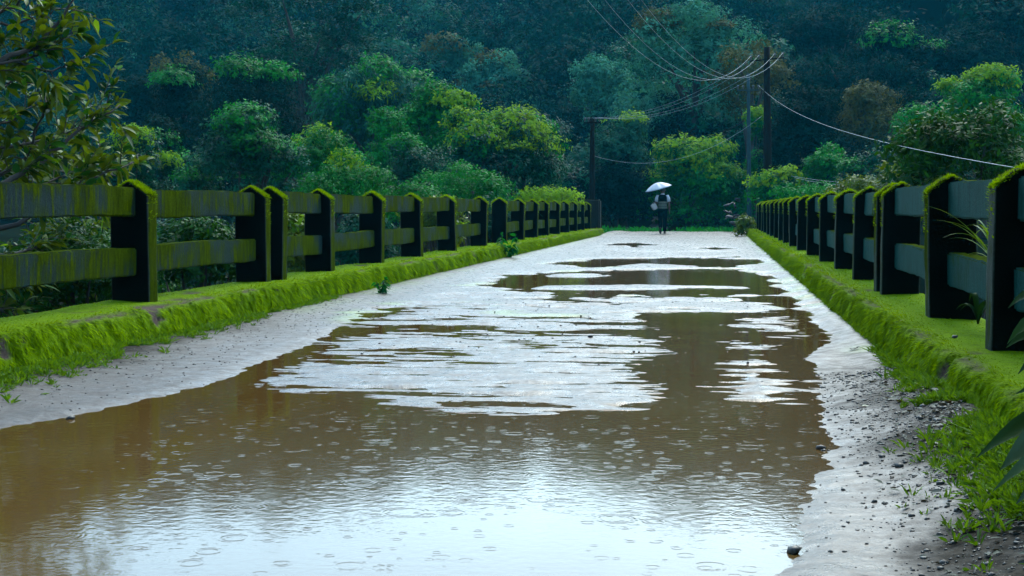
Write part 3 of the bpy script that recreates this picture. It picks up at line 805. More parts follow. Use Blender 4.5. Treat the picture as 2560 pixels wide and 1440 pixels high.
TREE_N = [0]
def tree(px, top, bot, wpx, Y, mat, label, name='tree', cat='tree', shape='dome', style='round', nb=26, bs=0.30, dens=1.0, leafpx=8.0,
         creeper=None, creep=(0.5, 0.25), under=None, group=None, depth=0.9, bark='bark', limbs=6, gz=None, aspect=0.5, tb=None):
    """a tree whose crown spans wpx columns around px, from row top to row bot, at distance Y; its trunk goes down to the ground"""
    if tb is None: tb = 0.32 if (mat == 'dark' and Y < 70) else 0.5
    TREE_N[0] += 1; rg = np.random.default_rng(100 + TREE_N[0])
    wpx = wpx * (1.24 if Y > 28 else 1.12)
    c = at(px, (top + bot) / 2, Y); mpp = Y / F
    z1 = at(px, top, Y)[2]; z0 = at(px, bot, Y)[2]; rx = wpx * mpp / 2
    g = float(terrain(c[0], Y)) if gz is None else gz
    root = empty(name, (c[0], Y, g)); tag(root, label, cat, group)
    B = make_blobs(rx, rx * depth, z0 - g, z1 - g, nb, rx * bs, shape, rg)
    if shape in ('dome', 'egg'):   # hidden core so the crown is not see-through
        B = np.concatenate([B, np.array([[0, 0, (z0 + z1) / 2 - g - 0.05 * (z1 - z0), rx * .62, rx * depth * .62, (z1 - z0) * .36]])])
    L = leafpx * mpp; Wd = L * aspect
    area = (wpx * (bot - top)) * (1 + 0.35 * (style == 'droop'))
    n = int(np.clip(dens * 4.2 * area / (leafpx * leafpx * aspect * 0.5), 1500, 42000))
    crown_obj(root, M[mat], blobs=B, n=n, L=L, W=Wd, style=style, seed=TREE_N[0], tintbias=tb)
    me = trunk_mesh(max(0.5, (z0 - g) * 0.55 + (z1 - g) * 0.45), max(0.05, 0.035 * (z1 - g) * (0.5 if rx < 1.5 else 0.9)), B, rg, limbs)
    link('trunk', me, M[bark], root)
    # climbing plants that lie over the outer clumps, the brighter one only over the highest
    for mat_c, (cov, band), extra in (((under, (0.75, 0.62), 700),) if under else ()) + (((creeper, creep, 500),) if creeper else ()):
        dx = np.hypot(B[:, None, 0] - B[None, :, 0], B[:, None, 1] - B[None, :, 1]); zt = B[:, 2] + B[:, 5]
        open_ = ~((dx < 0.75 * B[None, :, 3]) & (zt[None, :] > zt[:, None] + 0.2 * B[:, None, 5])).any(1)     # nothing grows above these clumps
        hi = B[open_ & (B[:, 3] < rx * .6) & (zt > (z0 - g) + (z1 - z0) * (1 - min(0.9, band * 2.4)))]
        if len(hi) < 3: hi = B[np.argsort(-zt)[:5]]
        C = hi[rg.permutation(len(hi))[:max(2, int(len(hi) * cov))]].copy()
        f = 1.04 if extra == 700 else 1.12
        C[:, 3:] *= f; C[:, 2] += C[:, 5] * (0.04 if extra == 700 else 0.22)
        V, fs, t = crown(C, int(n * (0.55 if extra == 700 else 0.85) * cov * min(1, 0.25 + band * 1.6)), L * 1.05, Wd * 1.3, 'round', TREE_N[0] + extra, 0.55)
        V = V.reshape(-1, 4, 3)
        up = np.nonzero(V[:, 0, 2] > np.percentile(V[:, 0, 2], 30))[0]; V = V[up].reshape(-1, 3)
        link('creeper', np_mesh('creeper', V, [np.arange(len(V)).reshape(-1, 4)], False, {'tint': t[up]}), M[mat_c], root)
    return root

# --- left bank, front to back
tree(600, 275, 520, 300, 34, 'teal', 'round dark bush with small shining leaves above the paired posts', 'bush', 'bush', creeper='green', creep=(0.5, 0.35), leafpx=9, nb=34, bs=.26)
tree(330, 335, 520, 200, 30, 'teal', 'low rounded bush with a yellow green top behind the large leaved branches', 'bush', 'bush', creeper='lime', creep=(0.5, 0.22), nb=18)
tree(640, 170, 420, 310, 52, 'dark', 'dark domed tree behind the round bush, pale leaves down one edge', nb=30, bs=.28, creeper='green', creep=(.25, .25))
tree(460, 150, 420, 200, 60, 'dark', 'dark clumped tree with two green topped heads', nb=20, bs=.34, creeper='green', creep=(.4, .2), shape='egg')
tree(455, 118, 330, 170, 70, 'rust', 'thin crowned brownish tree with a bare forked trunk showing', nb=22, bs=.22, dens=.5, shape='egg', limbs=10)
tree(350, 160, 420, 170, 72, 'dark', 'dull dark tree left of the brownish thin crown', nb=22, bs=.3, shape='egg')
tree(400, 300, 520, 210, 42, 'dark', 'shadowy thicket below the two headed tree', 'thicket', 'bush', nb=22, creeper='green', creep=(.3, .3))
tree(790, 320, 520, 250, 38, 'green', 'bright green shrub mound right of the round dark bush', 'shrub', 'shrub', nb=30, bs=.26, creeper='lime', creep=(.18, .25))
tree(880, 400, 540, 240, 30, 'green', 'low green shrub bank behind the third and fourth posts', 'shrub', 'shrub', nb=24, bs=.25, creeper='lime', creep=(.15, .3))
tree(765, -60, 250, 330, 82, 'teal', 'tall layered tree with flat dark tiers and a thick bare trunk', shape='tiers', style='layer', nb=30, bs=.26, depth=.8, limbs=9, dens=.9)
tree(700, 120, 300, 200, 88, 'dark', 'dark lower storey tree beneath the tall layered one', nb=18, shape='egg')
tree(940, 130, 420, 290, 62, 'bluegreen', 'drooping feathery tree with long pale hanging leaves', style='droop', nb=34, bs=.24, shape='dome', creeper='lime', creep=(.14, .2), leafpx=13, aspect=.28, under='green')
tree(1100, 205, 460, 260, 50, 'green', 'leaning column of climbing vine beside the feathery tree', 'vine_tree', nb=26, bs=.28, shape='cone', creeper='lime', creep=(.30, .22), under='green')
tree(960, 245, 480, 130, 48, 'green', 'narrow hanging curtain of green vine over a dead stem', 'vine_tree', nb=18, bs=.4, shape='cone')
tree(1215, 288, 520, 330, 46, 'teal', 'broad dark tree capped with a sheet of lime coloured creeper', nb=34, bs=.26, creeper='lime', creep=(.95, .22), under='green')
tree(1310, 300, 470, 160, 48, 'teal', 'dark vine hung tree at the end of the lime topped mass', nb=20, creeper='lime', creep=(.3, .12), under='green')
tree(1180, 400, 540, 220, 36, 'green', 'green shrub arching over the parapet below the lime topped mass', 'shrub', 'shrub', nb=24, bs=.26)
tree(1050, 345, 520, 200, 40, 'teal', 'dark green bushes filling the gap under the vine column', 'shrub', 'shrub', nb=24, bs=.26, creeper='green', creep=(.5, .4))
tree(1040, 440, 560, 160, 33, 'green', 'low green shrub just over the fifth post', 'shrub', 'shrub', nb=16)
tree(1345, 380, 540, 110, 52, 'bluegreen', 'pale green leafy tree edge beside the wooden pole', 'shrub', 'shrub', nb=16, creeper='green', creep=(.4, .4))
# low foliage seen through and under the rails
for px, top, bot, w, Y, m_, lb in ((490, 530, 760, 260, 17, 'glossy', 'glossy dark bush seen under the rail between the first posts'),
                                   (740, 520, 700, 170, 21, 'olive', 'yellowish bush seen through the bay after the first joint'),
                                   (900, 520, 680, 150, 24, 'teal', 'dim bush seen through the fourth rail bay'),
                                   (1090, 500, 650, 150, 27, 'olive', 'weedy bush with reddish flower heads poking over the top rail'),
                                   (1230, 500, 610, 150, 34, 'teal', 'dim bush behind the second paired posts'),
                                   (150, 560, 820, 420, 14, 'glossy', 'tangle of dark shining leaves below the near top rail')):
    tree(px, top, bot, w, Y, m_, lb, 'bush', 'bush', nb=20, bs=.3, leafpx=16 if Y < 22 else 11, shape='egg', dens=1.1, creeper='lime' if 'yellow' in lb or 'weedy' in lb else None, creep=(.3, .5))
tree(1370, 470, 520, 130, 44, 'lime', 'bright yellow green shrub rising above the far rails', 'shrub', 'shrub', nb=16, bs=.25, tb=.8)
# the valley floor on the left, seen in slivers through the rails
for k in range(14):
    rgk = np.random.default_rng(5200 + k); Y = 9.5 + 2.6 * k + rgk.uniform(-1, 1); X = -8.2 - rgk.uniform(0, 11) * (1 if k % 2 else .35)
    px = 1280 + F * (np.dot(np.array([X, Y, -1.0 - CAMZ]), RT) / np.dot(np.array([X, Y, -1.0 - CAMZ]), FW))
    tree(px, 521 + F / Y * .35, 521 + F / Y * 3.2, F / Y * rgk.uniform(3.6, 5.0), Y, ('teal', 'glossy', 'dark')[k % 3], 'leafy bush on the valley floor beyond the left rails', 'bush', 'bush', nb=18, bs=.3, shape='egg', leafpx=max(9, 170 / Y * 2), dens=.8, limbs=4, group='bushes of the valley floor')
# --- middle distance
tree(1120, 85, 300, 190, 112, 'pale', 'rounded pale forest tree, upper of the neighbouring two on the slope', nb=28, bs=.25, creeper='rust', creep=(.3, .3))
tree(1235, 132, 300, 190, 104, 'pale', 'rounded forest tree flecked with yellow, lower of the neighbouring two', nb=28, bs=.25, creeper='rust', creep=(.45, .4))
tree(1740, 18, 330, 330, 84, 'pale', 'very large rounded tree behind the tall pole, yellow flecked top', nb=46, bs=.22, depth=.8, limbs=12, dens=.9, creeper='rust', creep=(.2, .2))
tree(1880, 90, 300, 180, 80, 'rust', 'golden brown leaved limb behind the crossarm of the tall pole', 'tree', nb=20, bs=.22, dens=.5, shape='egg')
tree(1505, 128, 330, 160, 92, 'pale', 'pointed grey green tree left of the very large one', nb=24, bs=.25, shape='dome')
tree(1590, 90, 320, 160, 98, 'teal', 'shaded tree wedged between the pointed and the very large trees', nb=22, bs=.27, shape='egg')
tree(1560, 290, 470, 140, 68, 'bluegreen', 'small domed tree beside the short wooden pole', nb=22, creeper='lime', creep=(.15, .15), depth=.8)
tree(1470, 350, 540, 180, 74, 'bluegreen', 'soft grey green thicket behind the short wooden pole', 'thicket', 'bush', nb=22)
tree(1545, 420, 560, 120, 66, 'dark', 'dark small trees over the grass left of the walker', nb=16, shape='egg', limbs=4)
tree(1725, 338, 572, 262, 70, 'green', 'wide dark tree draped in lime creeper above the walker', nb=34, bs=.25, creeper='lime', creep=(.95, .27), tb=.42, gz=0.0, under='green')
tree(1600, 395, 520, 70, 79, 'teal', 'narrow creeper draped edge of the wide dark tree', nb=12, bs=.45, creeper='lime', creep=(.8, .6), gz=.3, shape='cone')
tree(1840, 440, 580, 110, 78, 'bluegreen', 'pale leafy bush at the foot of the steel pole', 'bush', 'bush', nb=16)
tree(1890, 250, 480, 60, 70, 'green', 'slim green creeper strand climbing behind the steel pole', 'vine', 'plant', nb=14, bs=.5, shape='cone', creeper='lime', creep=(.5, .6))
tree(1940, 425, 520, 140, 57, 'green', 'rounded heap of creeper at the base of the tall pole', 'vine_heap', 'plant', nb=18, creeper='lime', creep=(.8, .35), leafpx=9)
tree(1865, 545, 590, 40, 47.6, 'olive', 'small dark leaved shrub leaning on the far kerb end', 'shrub', 'shrub', nb=10, leafpx=7)
tree(2010, 460, 520, 140, 50, 'green', 'low green scrub behind the middle of the dark parapet', 'shrub', 'shrub', nb=14)
# --- right side, dark slope
spec = [(2020, 190, 460, 190, 66, 'dark', 'tall shaded tree right of the tall pole'), (2130, 120, 330, 220, 84, 'dark', 'gloomy slope tree above the service wire'),
        (2240, 40, 240, 230, 90, 'dark', 'flat headed slope tree with a green crest'), (2400, 60, 300, 240, 92, 'dark', 'deep shadowed tree high on the slope'),
        (2080, 10, 200, 240, 100, 'dark', 'dim tree at the top of the slope behind the golden limb'), (2520, -20, 220, 220, 96, 'dark', 'dim slope tree with a pale thin stem before it'),
        (2160, 200, 420, 180, 68, 'rust', 'brownish leaved tree in the middle of the dark slope'), (2290, 220, 440, 190, 70, 'dark', 'dark tree above the glossy bush'),
        (2190, 355, 520, 170, 54, 'teal', 'conical dark shrub tree below the service wire'), (2080, 360, 520, 110, 56, 'green', 'small green tipped tree by the low wires'),
        (2460, 180, 420, 230, 52, 'green', 'green edged tree rising behind the glossy bush'), (2320, 260, 420, 160, 60, 'green', 'faintly lit green shrub on the dark slope'),
        (2150, 440, 540, 150, 40, 'olive', 'low scrub with pale stems behind the dark parapet'), (1990, 330, 480, 110, 74, 'bluegreen', 'blue shaded bush between the tall pole and the slope')]
for i, (px, top, bot, w, Y, m_, lb) in enumerate(spec):
    tree(px, top, bot, w, Y, m_, lb, nb=26, bs=.26, shape=('dome', 'egg')[i % 2], creeper={2: 'green', 10: 'lime', 8: 'green', 9: 'green'}.get(i), creep=(.4, .22))
tree(2400, 262, 560, 360, 21, 'glossy', 'dense bush of glossy wet leaves behind the near dark parapet', 'bush', 'bush', nb=46, bs=.22, leafpx=19, dens=1.15, aspect=.36, creeper='olive', creep=(.12, .4))
tree(2250, 420, 560, 120, 23, 'olive', 'small leafy offshoot beside the dense glossy bush', 'bush', 'bush', nb=14, leafpx=16)
# shaded trees that fill the bank between the named ones
for k in range(30):
    rgk = np.random.default_rng(3000 + k); px = 60 + 2500 * (k % 15 + rgk.uniform(-.3, .3)) / 14.0; row = k // 15
    if 1560 < px < 1900 and row == 0: continue
    top = (360, 250)[row] + rgk.uniform(-50, 40); top -= 60 * (px > 1950) * row
    tree(px, top, 560, 260 + 60 * rgk.random(), (66, 88)[row] + rgk.uniform(-4, 4), ('dark', 'teal', 'dark')[k % 3], 'shaded tree filling the bank behind the brighter bushes', group='shaded trees of the bank', nb=22, bs=.28, shape='egg', dens=.8, limbs=4)
# --- far hillside individuals
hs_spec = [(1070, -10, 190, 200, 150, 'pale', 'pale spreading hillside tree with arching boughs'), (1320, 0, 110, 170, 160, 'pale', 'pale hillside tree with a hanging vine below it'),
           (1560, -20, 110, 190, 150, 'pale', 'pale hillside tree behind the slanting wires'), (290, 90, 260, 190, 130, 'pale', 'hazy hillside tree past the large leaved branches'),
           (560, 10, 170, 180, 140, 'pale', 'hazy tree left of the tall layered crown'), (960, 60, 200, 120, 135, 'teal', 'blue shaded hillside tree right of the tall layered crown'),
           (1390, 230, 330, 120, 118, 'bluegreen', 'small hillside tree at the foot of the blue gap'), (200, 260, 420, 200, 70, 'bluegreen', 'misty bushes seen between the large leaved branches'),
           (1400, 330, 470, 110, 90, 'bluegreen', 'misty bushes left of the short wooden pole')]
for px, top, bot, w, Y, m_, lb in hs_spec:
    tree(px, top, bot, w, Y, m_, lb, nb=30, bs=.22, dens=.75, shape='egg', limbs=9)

# the wooded slope behind them all, one mass
def far_forest():
    rg = np.random.default_rng(77); Vs = []; ts = []; pV = []; pt = []
    pts = []
    y = 96.0
    while y < 262:
        x = -95.0 + rg.uniform(0, 6)
        while x < 120:
            pts.append((x + rg.normal(0, 1.3), y + rg.normal(0, 1.6))); x += 6.4 * (0.85 + y / 700)
        y += 6.0
    for (x, y_) in pts:
        g = float(terrain(x, y_)); h = rg.uniform(6.5, 11.0); r = rg.uniform(2.8, 5.0)
        B = make_blobs(r, r, h * .28, h, 9, r * .40, ('dome', 'egg')[rg.integers(2)], rg) + np.array([x, y_, g, 0, 0, 0])
        k = int(1300 * (r / 3.6) ** 2); L = 0.36
        V, fs, t = crown(B, k, L, L * .5, 'round', int(rg.integers(1e9)), float(rg.uniform(.2, .75)))
        if rg.random() < (0.22 if x < 0 else 0.06): pV.append(V); pt.append(t)
        else: Vs.append(V); ts.append(t)
    V = np.concatenate(Vs); t = np.concatenate(ts)
    o = link('forest', np_mesh('forest', V, [np.arange(len(V)).reshape(-1, 4)], False, {'tint': t}), M['dark'])
    tag(o, 'hazy blue green forest covering the far slope', 'forest', None, 'stuff')
    V = np.concatenate(pV); t = np.concatenate(pt)
    o = link('forest', np_mesh('forest', V, [np.arange(len(V)).reshape(-1, 4)], False, {'tint': t}), M['bluegreen'])
    tag(o, 'paler crowns scattered through the far forest', 'forest', None, 'stuff')
far_forest()

# ------------------------------------------------------------------ near tree with large leaves (left)
def twig_tree(name, label, cat, base, limbs, mats, leafL, per_m, seed, droop=0.5, trunk_r=0.06, wide=0.30, sub=7):
    """branches drawn as curves in world space; leaves sit in spirals along their twigs"""
    rg = np.random.default_rng(seed); base = np.array(base, float)
    root = empty(name, base); tag(root, label, cat)
    wood = MB(); LP = []; LD = []
    for pts, r in limbs:
        pts = [np.array(p, float) - base for p in pts]
        # smooth the polyline
        sm = []
        for i in range(len(pts) - 1):
            for t in (0, .25, .5, .75): sm.append(pts[i] * (1 - t) + pts[i + 1] * t + rg.normal(0, 0.012, 3) * (i + t > 0))
        sm.append(pts[-1])
        wood.tube(sm, [r * (1 - 0.8 * i / (len(sm) - 1)) for i in range(len(sm))], 6)
        seg = [np.linalg.norm(sm[i + 1] - sm[i]) for i in range(len(sm) - 1)]; tot = sum(seg)
        k = max(2, int(tot * sub))
        for j in range(k):
            t = rg.uniform(0.25, 1.0) * tot; i = 0
            while i < len(seg) - 1 and t > seg[i]: t -= seg[i]; i += 1
            p = sm[i] + (sm[i + 1] - sm[i]) * min(1, t / max(seg[i], 1e-6))
            ax = unit(sm[i + 1] - sm[i]); dr = unit(ax * 0.8 + rg.normal(0, 0.65, 3) + np.array([0, 0, 0.25]))
            ln = rg.uniform(0.22, 0.55); tw = [p, p + dr * ln * .5 + np.array([0, 0, .02]), p + dr * ln + np.array([0, 0, rg.normal(0, .05)])]
            wood.tube(tw, [0.006, 0.0045, 0.002], 4, False)
            for q in range(int(per_m * ln * rg.uniform(.7, 1.3)) + 2):
                s = rg.uniform(0.15, 1.0); b = tw[0] * (1 - s) + tw[2] * s
                ang = q * 2.4 + rg.uniform(0, .6); sd_ = unit(np.cross(dr, [0.1, 0.2, 1])); u2 = np.cross(sd_, dr)
                d = unit(dr * (0.45 + 0.7 * s) + (sd_ * math.cos(ang) + u2 * math.sin(ang)) * 0.8 + np.array([0, 0, 0.05]))
                LP.append(b); LD.append(d)
    link('trunk', wood.mesh('trunk', True), M['bark'], root)
    LP = np.array(LP); LD = np.array(LD); n = len(LP)
    NN = unit(np.array([0, 0, 1.0]) + rg.normal(0, 0.5, (n, 3)))
    L = leafL * (0.55 + 0.75 * rg.random(n)); Wd = L * wide * (0.8 + 0.4 * rg.random(n))
    which = rg.random(n)
    for nm, mat, lo, hi in mats:
        k = (which >= lo) & (which < hi); m = int(k.sum())
        if not m: continue
        V, tri, quad = leaf_curved(LP[k], LD[k], NN[k], L[k], Wd[k], droop, 0.14)
        t = np.clip(0.5 + rg.normal(0, 0.28, m), 0, 1)
        link(nm, np_mesh(nm, V, [tri, quad], True, {'tint': np.concatenate([np.tile(t, 4), np.tile(t, 2)])}), M[mat], root)
    return root

A = lambda px, py, Y: at(px, py, Y)
A_ = A
A = lambda px, py, Y: at(px, py, (5.25 + 0.6 * (Y - 9.6)) * F / (1790 - px))   # kept outside the parapet
bx = np.array([-6.9, 10.6, -1.6])
limbs = [([bx, A(-160, 700, 10.6), A(-120, 300, 10.7), A(-60, -60, 10.8), A(-40, -500, 11), A(-80, -1100, 11.2)], 0.085),
         ([A(-120, 520, 10.6), A(0, 460, 10.3), A(110, 400, 10.1), A(190, 330, 9.9), A(300, 262, 9.6)], 0.032),
         ([A(-120, 260, 10.7), A(0, 152, 10.4), A(90, 115, 10.2), A(160, 40, 10.0), A(190, -40, 9.9)], 0.030),
         ([A(-20, 160, 10.4), A(90, 140, 10.2), A(200, 75, 10.0)], 0.016), ([A(20, 150, 10.4), A(130, 180, 10.2), A(205, 145, 10)], 0.013),
         ([A(-120, 600, 10.7), A(40, 560, 10.2), A(180, 480, 9.9), A(270, 430, 9.7), A(352, 395, 9.5)], 0.028),
         ([A(-80, 500, 10.7), A(60, 400, 10.6), A(100, 300, 10.5), A(120, 250, 10.4)], 0.022),
         ([A(-80, 330, 10.8), A(30, 300, 10.9), A(90, 250, 11)], 0.018),
         ([A(-60, 40, 10.8), A(40, 20, 10.6), A(70, -40, 10.4)], 0.02),
         ([A(-60, -200, 11), A(40, -250, 10.6), A(60, -380, 10.2)], 0.03), ([A(-60, -500, 11), A(-60, -640, 10.6), A(-40, -800, 10.4)], 0.03),
         ([A(-60, -800, 11), A(-90, -950, 10.6), A(-140, -1200, 10.4)], 0.03), ([A(-70, -500, 11), A(-240, -640, 10.6), A(-300, -900, 10.4)], 0.03),
         ([A(-100, 620, 10.8), A(20, 640, 11.2), A(150, 600, 11.6), A(260, 560, 11.8)], 0.02),
         ([A(-120, 700, 10.8), A(40, 720, 11.4), A(160, 690, 11.8), A(250, 640, 12)], 0.02),
         ([A(-120, 420, 10.9), A(20, 430, 11.1), A(160, 430, 11.3), A(250, 450, 11.2)], 0.02),
         ([A(-60, 60, 10.8), A(20, 60, 10.7), A(100, 50, 10.5), A(150, 20, 10.4)], 0.018), ([A(-100, 200, 10.9), A(0, 220, 10.8), A(60, 190, 10.7)], 0.018),
         ([A(-100, 380, 10.9), A(60, 360, 10.7), A(180, 330, 10.5), A(240, 290, 10.4)], 0.018), ([A(-100, 460, 11), A(80, 480, 10.9), A(200, 420, 10.8), A(330, 440, 10.6)], 0.018),
         ([A(-100, 760, 10.8), A(60, 790, 11.6), A(200, 740, 12)], 0.02)]
twig_tree('large_leaved_tree', 'nearest tree with long shining lance shaped leaves leaning over the parapet', 'tree', bx, limbs,
          [('foliage', 'olive', 0, .70), ('young_foliage', 'lime', .70, .73), ('wet_foliage', 'glossy', .73, 1.01)], 0.150, 28, 5, 0.30, 0.06, 0.35, 8.5)
A = A_

# ------------------------------------------------------------------ broad leaved plant at the right front
def blade_plant(name, label, cat, base, leaves, mat, group=None, roll=0.0):
    """strap or lance leaves drawn as arcs: (direction angle, length, width, rise, droop)"""
    root = empty(name, base); tag(root, label, cat, group)
    for (pts, w) in leaves:
        P = [Vector(p) - Vector(base) for p in pts]; n = 10; V = []; Fc = []
        def bez(t):
            a = [p.copy() for p in P]
            while len(a) > 1: a = [a[i].lerp(a[i + 1], t) for i in range(len(a) - 1)]
            return a[0]
        for i in range(n + 1):
            t = i / n; c = bez(t); tn = (bez(min(1, t + .02)) - bez(max(0, t - .02))).normalized()
            s = tn.cross(Vector((0, 0, 1)))
            s = s.normalized() if s.length > 1e-3 else Vector((1, 0, 0))
            if roll: s = (Matrix.Rotation(roll, 3, tn) @ s)
            nr = s.cross(tn); ww = w * (math.sin(math.pi * (0.06 + 0.94 * t) ** 0.8) if i < n else 0.01)
            ww = max(ww, 0.02 * w)
            V += [c - s * ww / 2 + nr * ww * .16, c - nr * ww * 0.02, c + s * ww / 2 + nr * ww * .16]
        for i in range(n):
            for k in (0, 1): Fc.append((i * 3 + k, i * 3 + k + 1, i * 3 + k + 4, i * 3 + k + 3))
        me = bpy.data.meshes.new('leaf'); me.from_pydata([v[:] for v in V], [], Fc); me.update()
        me.polygons.foreach_set('use_smooth', [True] * len(Fc))
        a = me.attributes.new('tint', 'FLOAT', 'FACE'); a.data.foreach_set('value', np.full(len(Fc), random.uniform(.1, .8), np.float32))
        link('leaf', me, M[mat], root)
    return root
M['broad'] = leaf_mat('broad_wet_leaf', (0.006, 0.028, 0.006), (0.022, 0.065, 0.006), 0.5, 0.2, 0.10)
pb = A(2680, 1180, 4.55); pb[2] = 0.16
blade_plant('broad_leaved_plant', 'broad wet leaves reaching in over the kerb at the right front', 'plant', pb,
            [([pb, A(2640, 1000, 4.4), A(2560, 1040, 4.2), A(2440, 1145, 4.0)], 0.075), ([pb, A(2680, 1020, 4.3), A(2580, 1080, 4.1), A(2500, 1175, 3.9)], 0.11),
             ([pb, A(2700, 1060, 4.2), A(2600, 1110, 4.0), A(2480, 1230, 3.8)], 0.06), ([pb, A(2690, 700, 4.5), A(2590, 690, 4.4), A(2520, 770, 4.3)], 0.06),
             ([pb, A(2680, 740, 4.5), A(2580, 760, 4.4), A(2518, 860, 4.3)], 0.07), ([pb, A(2700, 780, 4.5), A(2590, 800, 4.4), A(2515, 870, 4.3)], 0.06),
             ([pb, A(2700, 820, 4.4), A(2600, 860, 4.3), A(2545, 935, 4.2)], 0.06), ([pb, A(2720, 960, 4.3), A(2640, 930, 4.2), A(2540, 985, 4.1)], 0.07),
             ([pb, A(2700, 1100, 4.2), A(2640, 1150, 4.0), A(2540, 1260, 3.8)], 0.10)], 'broad', None, -0.85)
# strap leaved clump behind the right rail
sb = A(2500, 690, 8.6)
lv = []
for k in range(22):
    a = random.uniform(0, 2 * math.pi); L = random.uniform(.25, .55); dx, dy = math.cos(a), math.sin(a) * .6
    p0 = sb.copy(); p1 = sb + np.array([dx * L * .35, dy * L * .35, L * .75]); p2 = sb + np.array([dx * L * .9, dy * L * .9, L * random.uniform(.3, .85)])
    lv.append(([p0, p1, p2], random.uniform(.012, .022)))
M['strap'] = leaf_mat('strap_leaf', (0.05, 0.13, 0.004), (0.16, 0.25, 0.01), 0.45, 0.4)
blade_plant('strap_leaved_clump', 'bright yellow green strap leaves seen between the near rails', 'plant', sb, lv, 'strap')
sb2 = A(2445, 810, 7.9); lv = []
for k in range(12):
    a = random.uniform(0, 2 * math.pi); L = random.uniform(.18, .34); dx, dy = math.cos(a), math.sin(a) * .6
    lv.append(([sb2.copy(), sb2 + np.array([dx * L * .3, dy * L * .3, L * .8]), sb2 + np.array([dx * L * .8, dy * L * .8, L * .35])], random.uniform(.03, .05)))
blade_plant('dark_leaved_weed', 'dark leaved weed behind the foot of the nearest post in view', 'plant', sb2, lv, 'broad')

# ------------------------------------------------------------------ weeds on the kerbs
def weed(px, py, Y, h, label, mat='green', n=60, leaf=0.05):
    b = at(px, py, Y); rg = np.random.default_rng(int(px)); root = empty('weed', b); tag(root, label, 'weed')
    st = MB(); P = []; D = []
    for k in range(5):
        a = rg.uniform(0, 6.28); e = np.array([math.cos(a) * h * .4, math.sin(a) * h * .25, h * rg.uniform(.6, 1.0)])
        st.tube([(0, 0, 0), e * .5 + np.array([0, 0, h * .12]), e], [.006, .004, .002], 5)
        for j in range(n // 5):
            t = rg.uniform(.3, 1); P.append(e * t); D.append(unit(rg.normal(0, .8, 3) + np.array([0, -.1, .1])))
    P = np.array(P); D = np.array(D); m = len(P)
    V, tri, quad = leaf_curved(P, D, unit(np.array([0, 0, 1.]) + rg.normal(0, .4, (m, 3))), leaf * (0.6 + .8 * rg.random(m)), leaf * .55 * (0.7 + .6 * rg.random(m)), .4)
    t = rg.random(m)
    link('stem', st.mesh('stem', True), M['bark'], root)
    link('leaves', np_mesh('leaves', V, [tri, quad], True, {'tint': np.concatenate([np.tile(t, 4), np.tile(t, 2)])}), M[mat], root)
weed(955, 745, 15.0, .26, 'small weed rooted low on the second left kerb run', 'green', 60, .06)
weed(1262, 660, 26.0, .62, 'leafy weed growing up the kerb at the second paired posts', 'green', 90, .12)
weed(760, 780, 13.5, .10, 'tiny green weed at the near kerb joint', 'lime', 30, .05)

# ------------------------------------------------------------------ grass, litter, gravel
def grass_mass(name, label, P, hmin, hmax, wid, mat='grass', spread=0.55, seed=3):
    rg = np.random.default_rng(seed); per = 9; P = P[:max(1, len(P) // per)]; m = len(P); size = np.repeat(rg.uniform(.5, 1.25, m) ** 1.5, per); vigour = np.repeat(rg.normal(0, .22, m), per)
    P = np.repeat(P, per, 0); n = len(P)
    D = unit(np.array([0, 0, 1.0]) + rg.normal(0, spread, (n, 3)) * np.array([1, 1, .3])); D[:, 2] = np.abs(D[:, 2])
    P = P + (D * np.array([1, 1, 0])) * rg.uniform(0, .6 * hmax, n)[:, None] * .5
    N = unit(rg.normal(0, 1, (n, 3)) * np.array([1, 1, .2]))
    L = rg.uniform(hmin, hmax, n) * size; Wd = wid * (0.7 + .7 * rg.random(n)) * np.sqrt(size)
    V, tri, quad = leaf_curved(P, D, N, L, Wd, .35, .1); t = np.clip(rg.normal(.5, .15, n) + vigour, 0, 1)
    o = link(name, np_mesh(name, V, [tri, quad], True, {'tint': np.concatenate([np.tile(t, 4), np.tile(t, 2)])}), M[mat])
    return tag(o, label, None, None, 'stuff')

def zz(x, y): return road_height(x[None, :], y[None, :])[0][0]
rg = np.random.default_rng(21)
n = 15000; y = 6.2 + 7.8 * rg.random(n) ** 1.2; x = -3.84 + np.abs(rg.normal(0, .13, n)) * np.clip((14.5 - y) / 6, .3, 1.2)
k = fbm(x * 2.5, y * 1.6 + 40, 3) > -0.22; x, y = x[k], y[k]
grass_mass('grass', 'fresh green grass along the foot of the near left kerb', np.stack([x, y, zz(x, y) - .005], -1), .025, .08, .0075, seed=31)
n = 42000; y = 3.4 + 5.8 * rg.random(n) ** 1.3; x = 1.06 - np.abs(rg.normal(0, .12, n)) * np.clip((9.5 - y) / 4, .25, 1.15)
k = (fbm(x * 3.5 + 9, y * 3.0 + 4, 3) > -0.12); x, y = x[k], y[k]
grass_mass('grass', 'green grass and moss tufts among dead leaves by the right kerb', np.stack([x, y, zz(x, y) - .005], -1), .025, .085, .0065, seed=32)
n = 9000; y = 56.0 + 7 * rg.random(n); x = -7.0 + 9.5 * rg.random(n); k = ((x < -2.3) | (x > -1.2) | (y < 57.5)) & (x < 0.9)
x, y = x[k], y[k]; 
grass_mass('grass', 'bank of green grass across the end of the road', np.stack([x, y, np.full(len(x), -.12)], -1), .18, .46, .05, 'green', .4, seed=33)

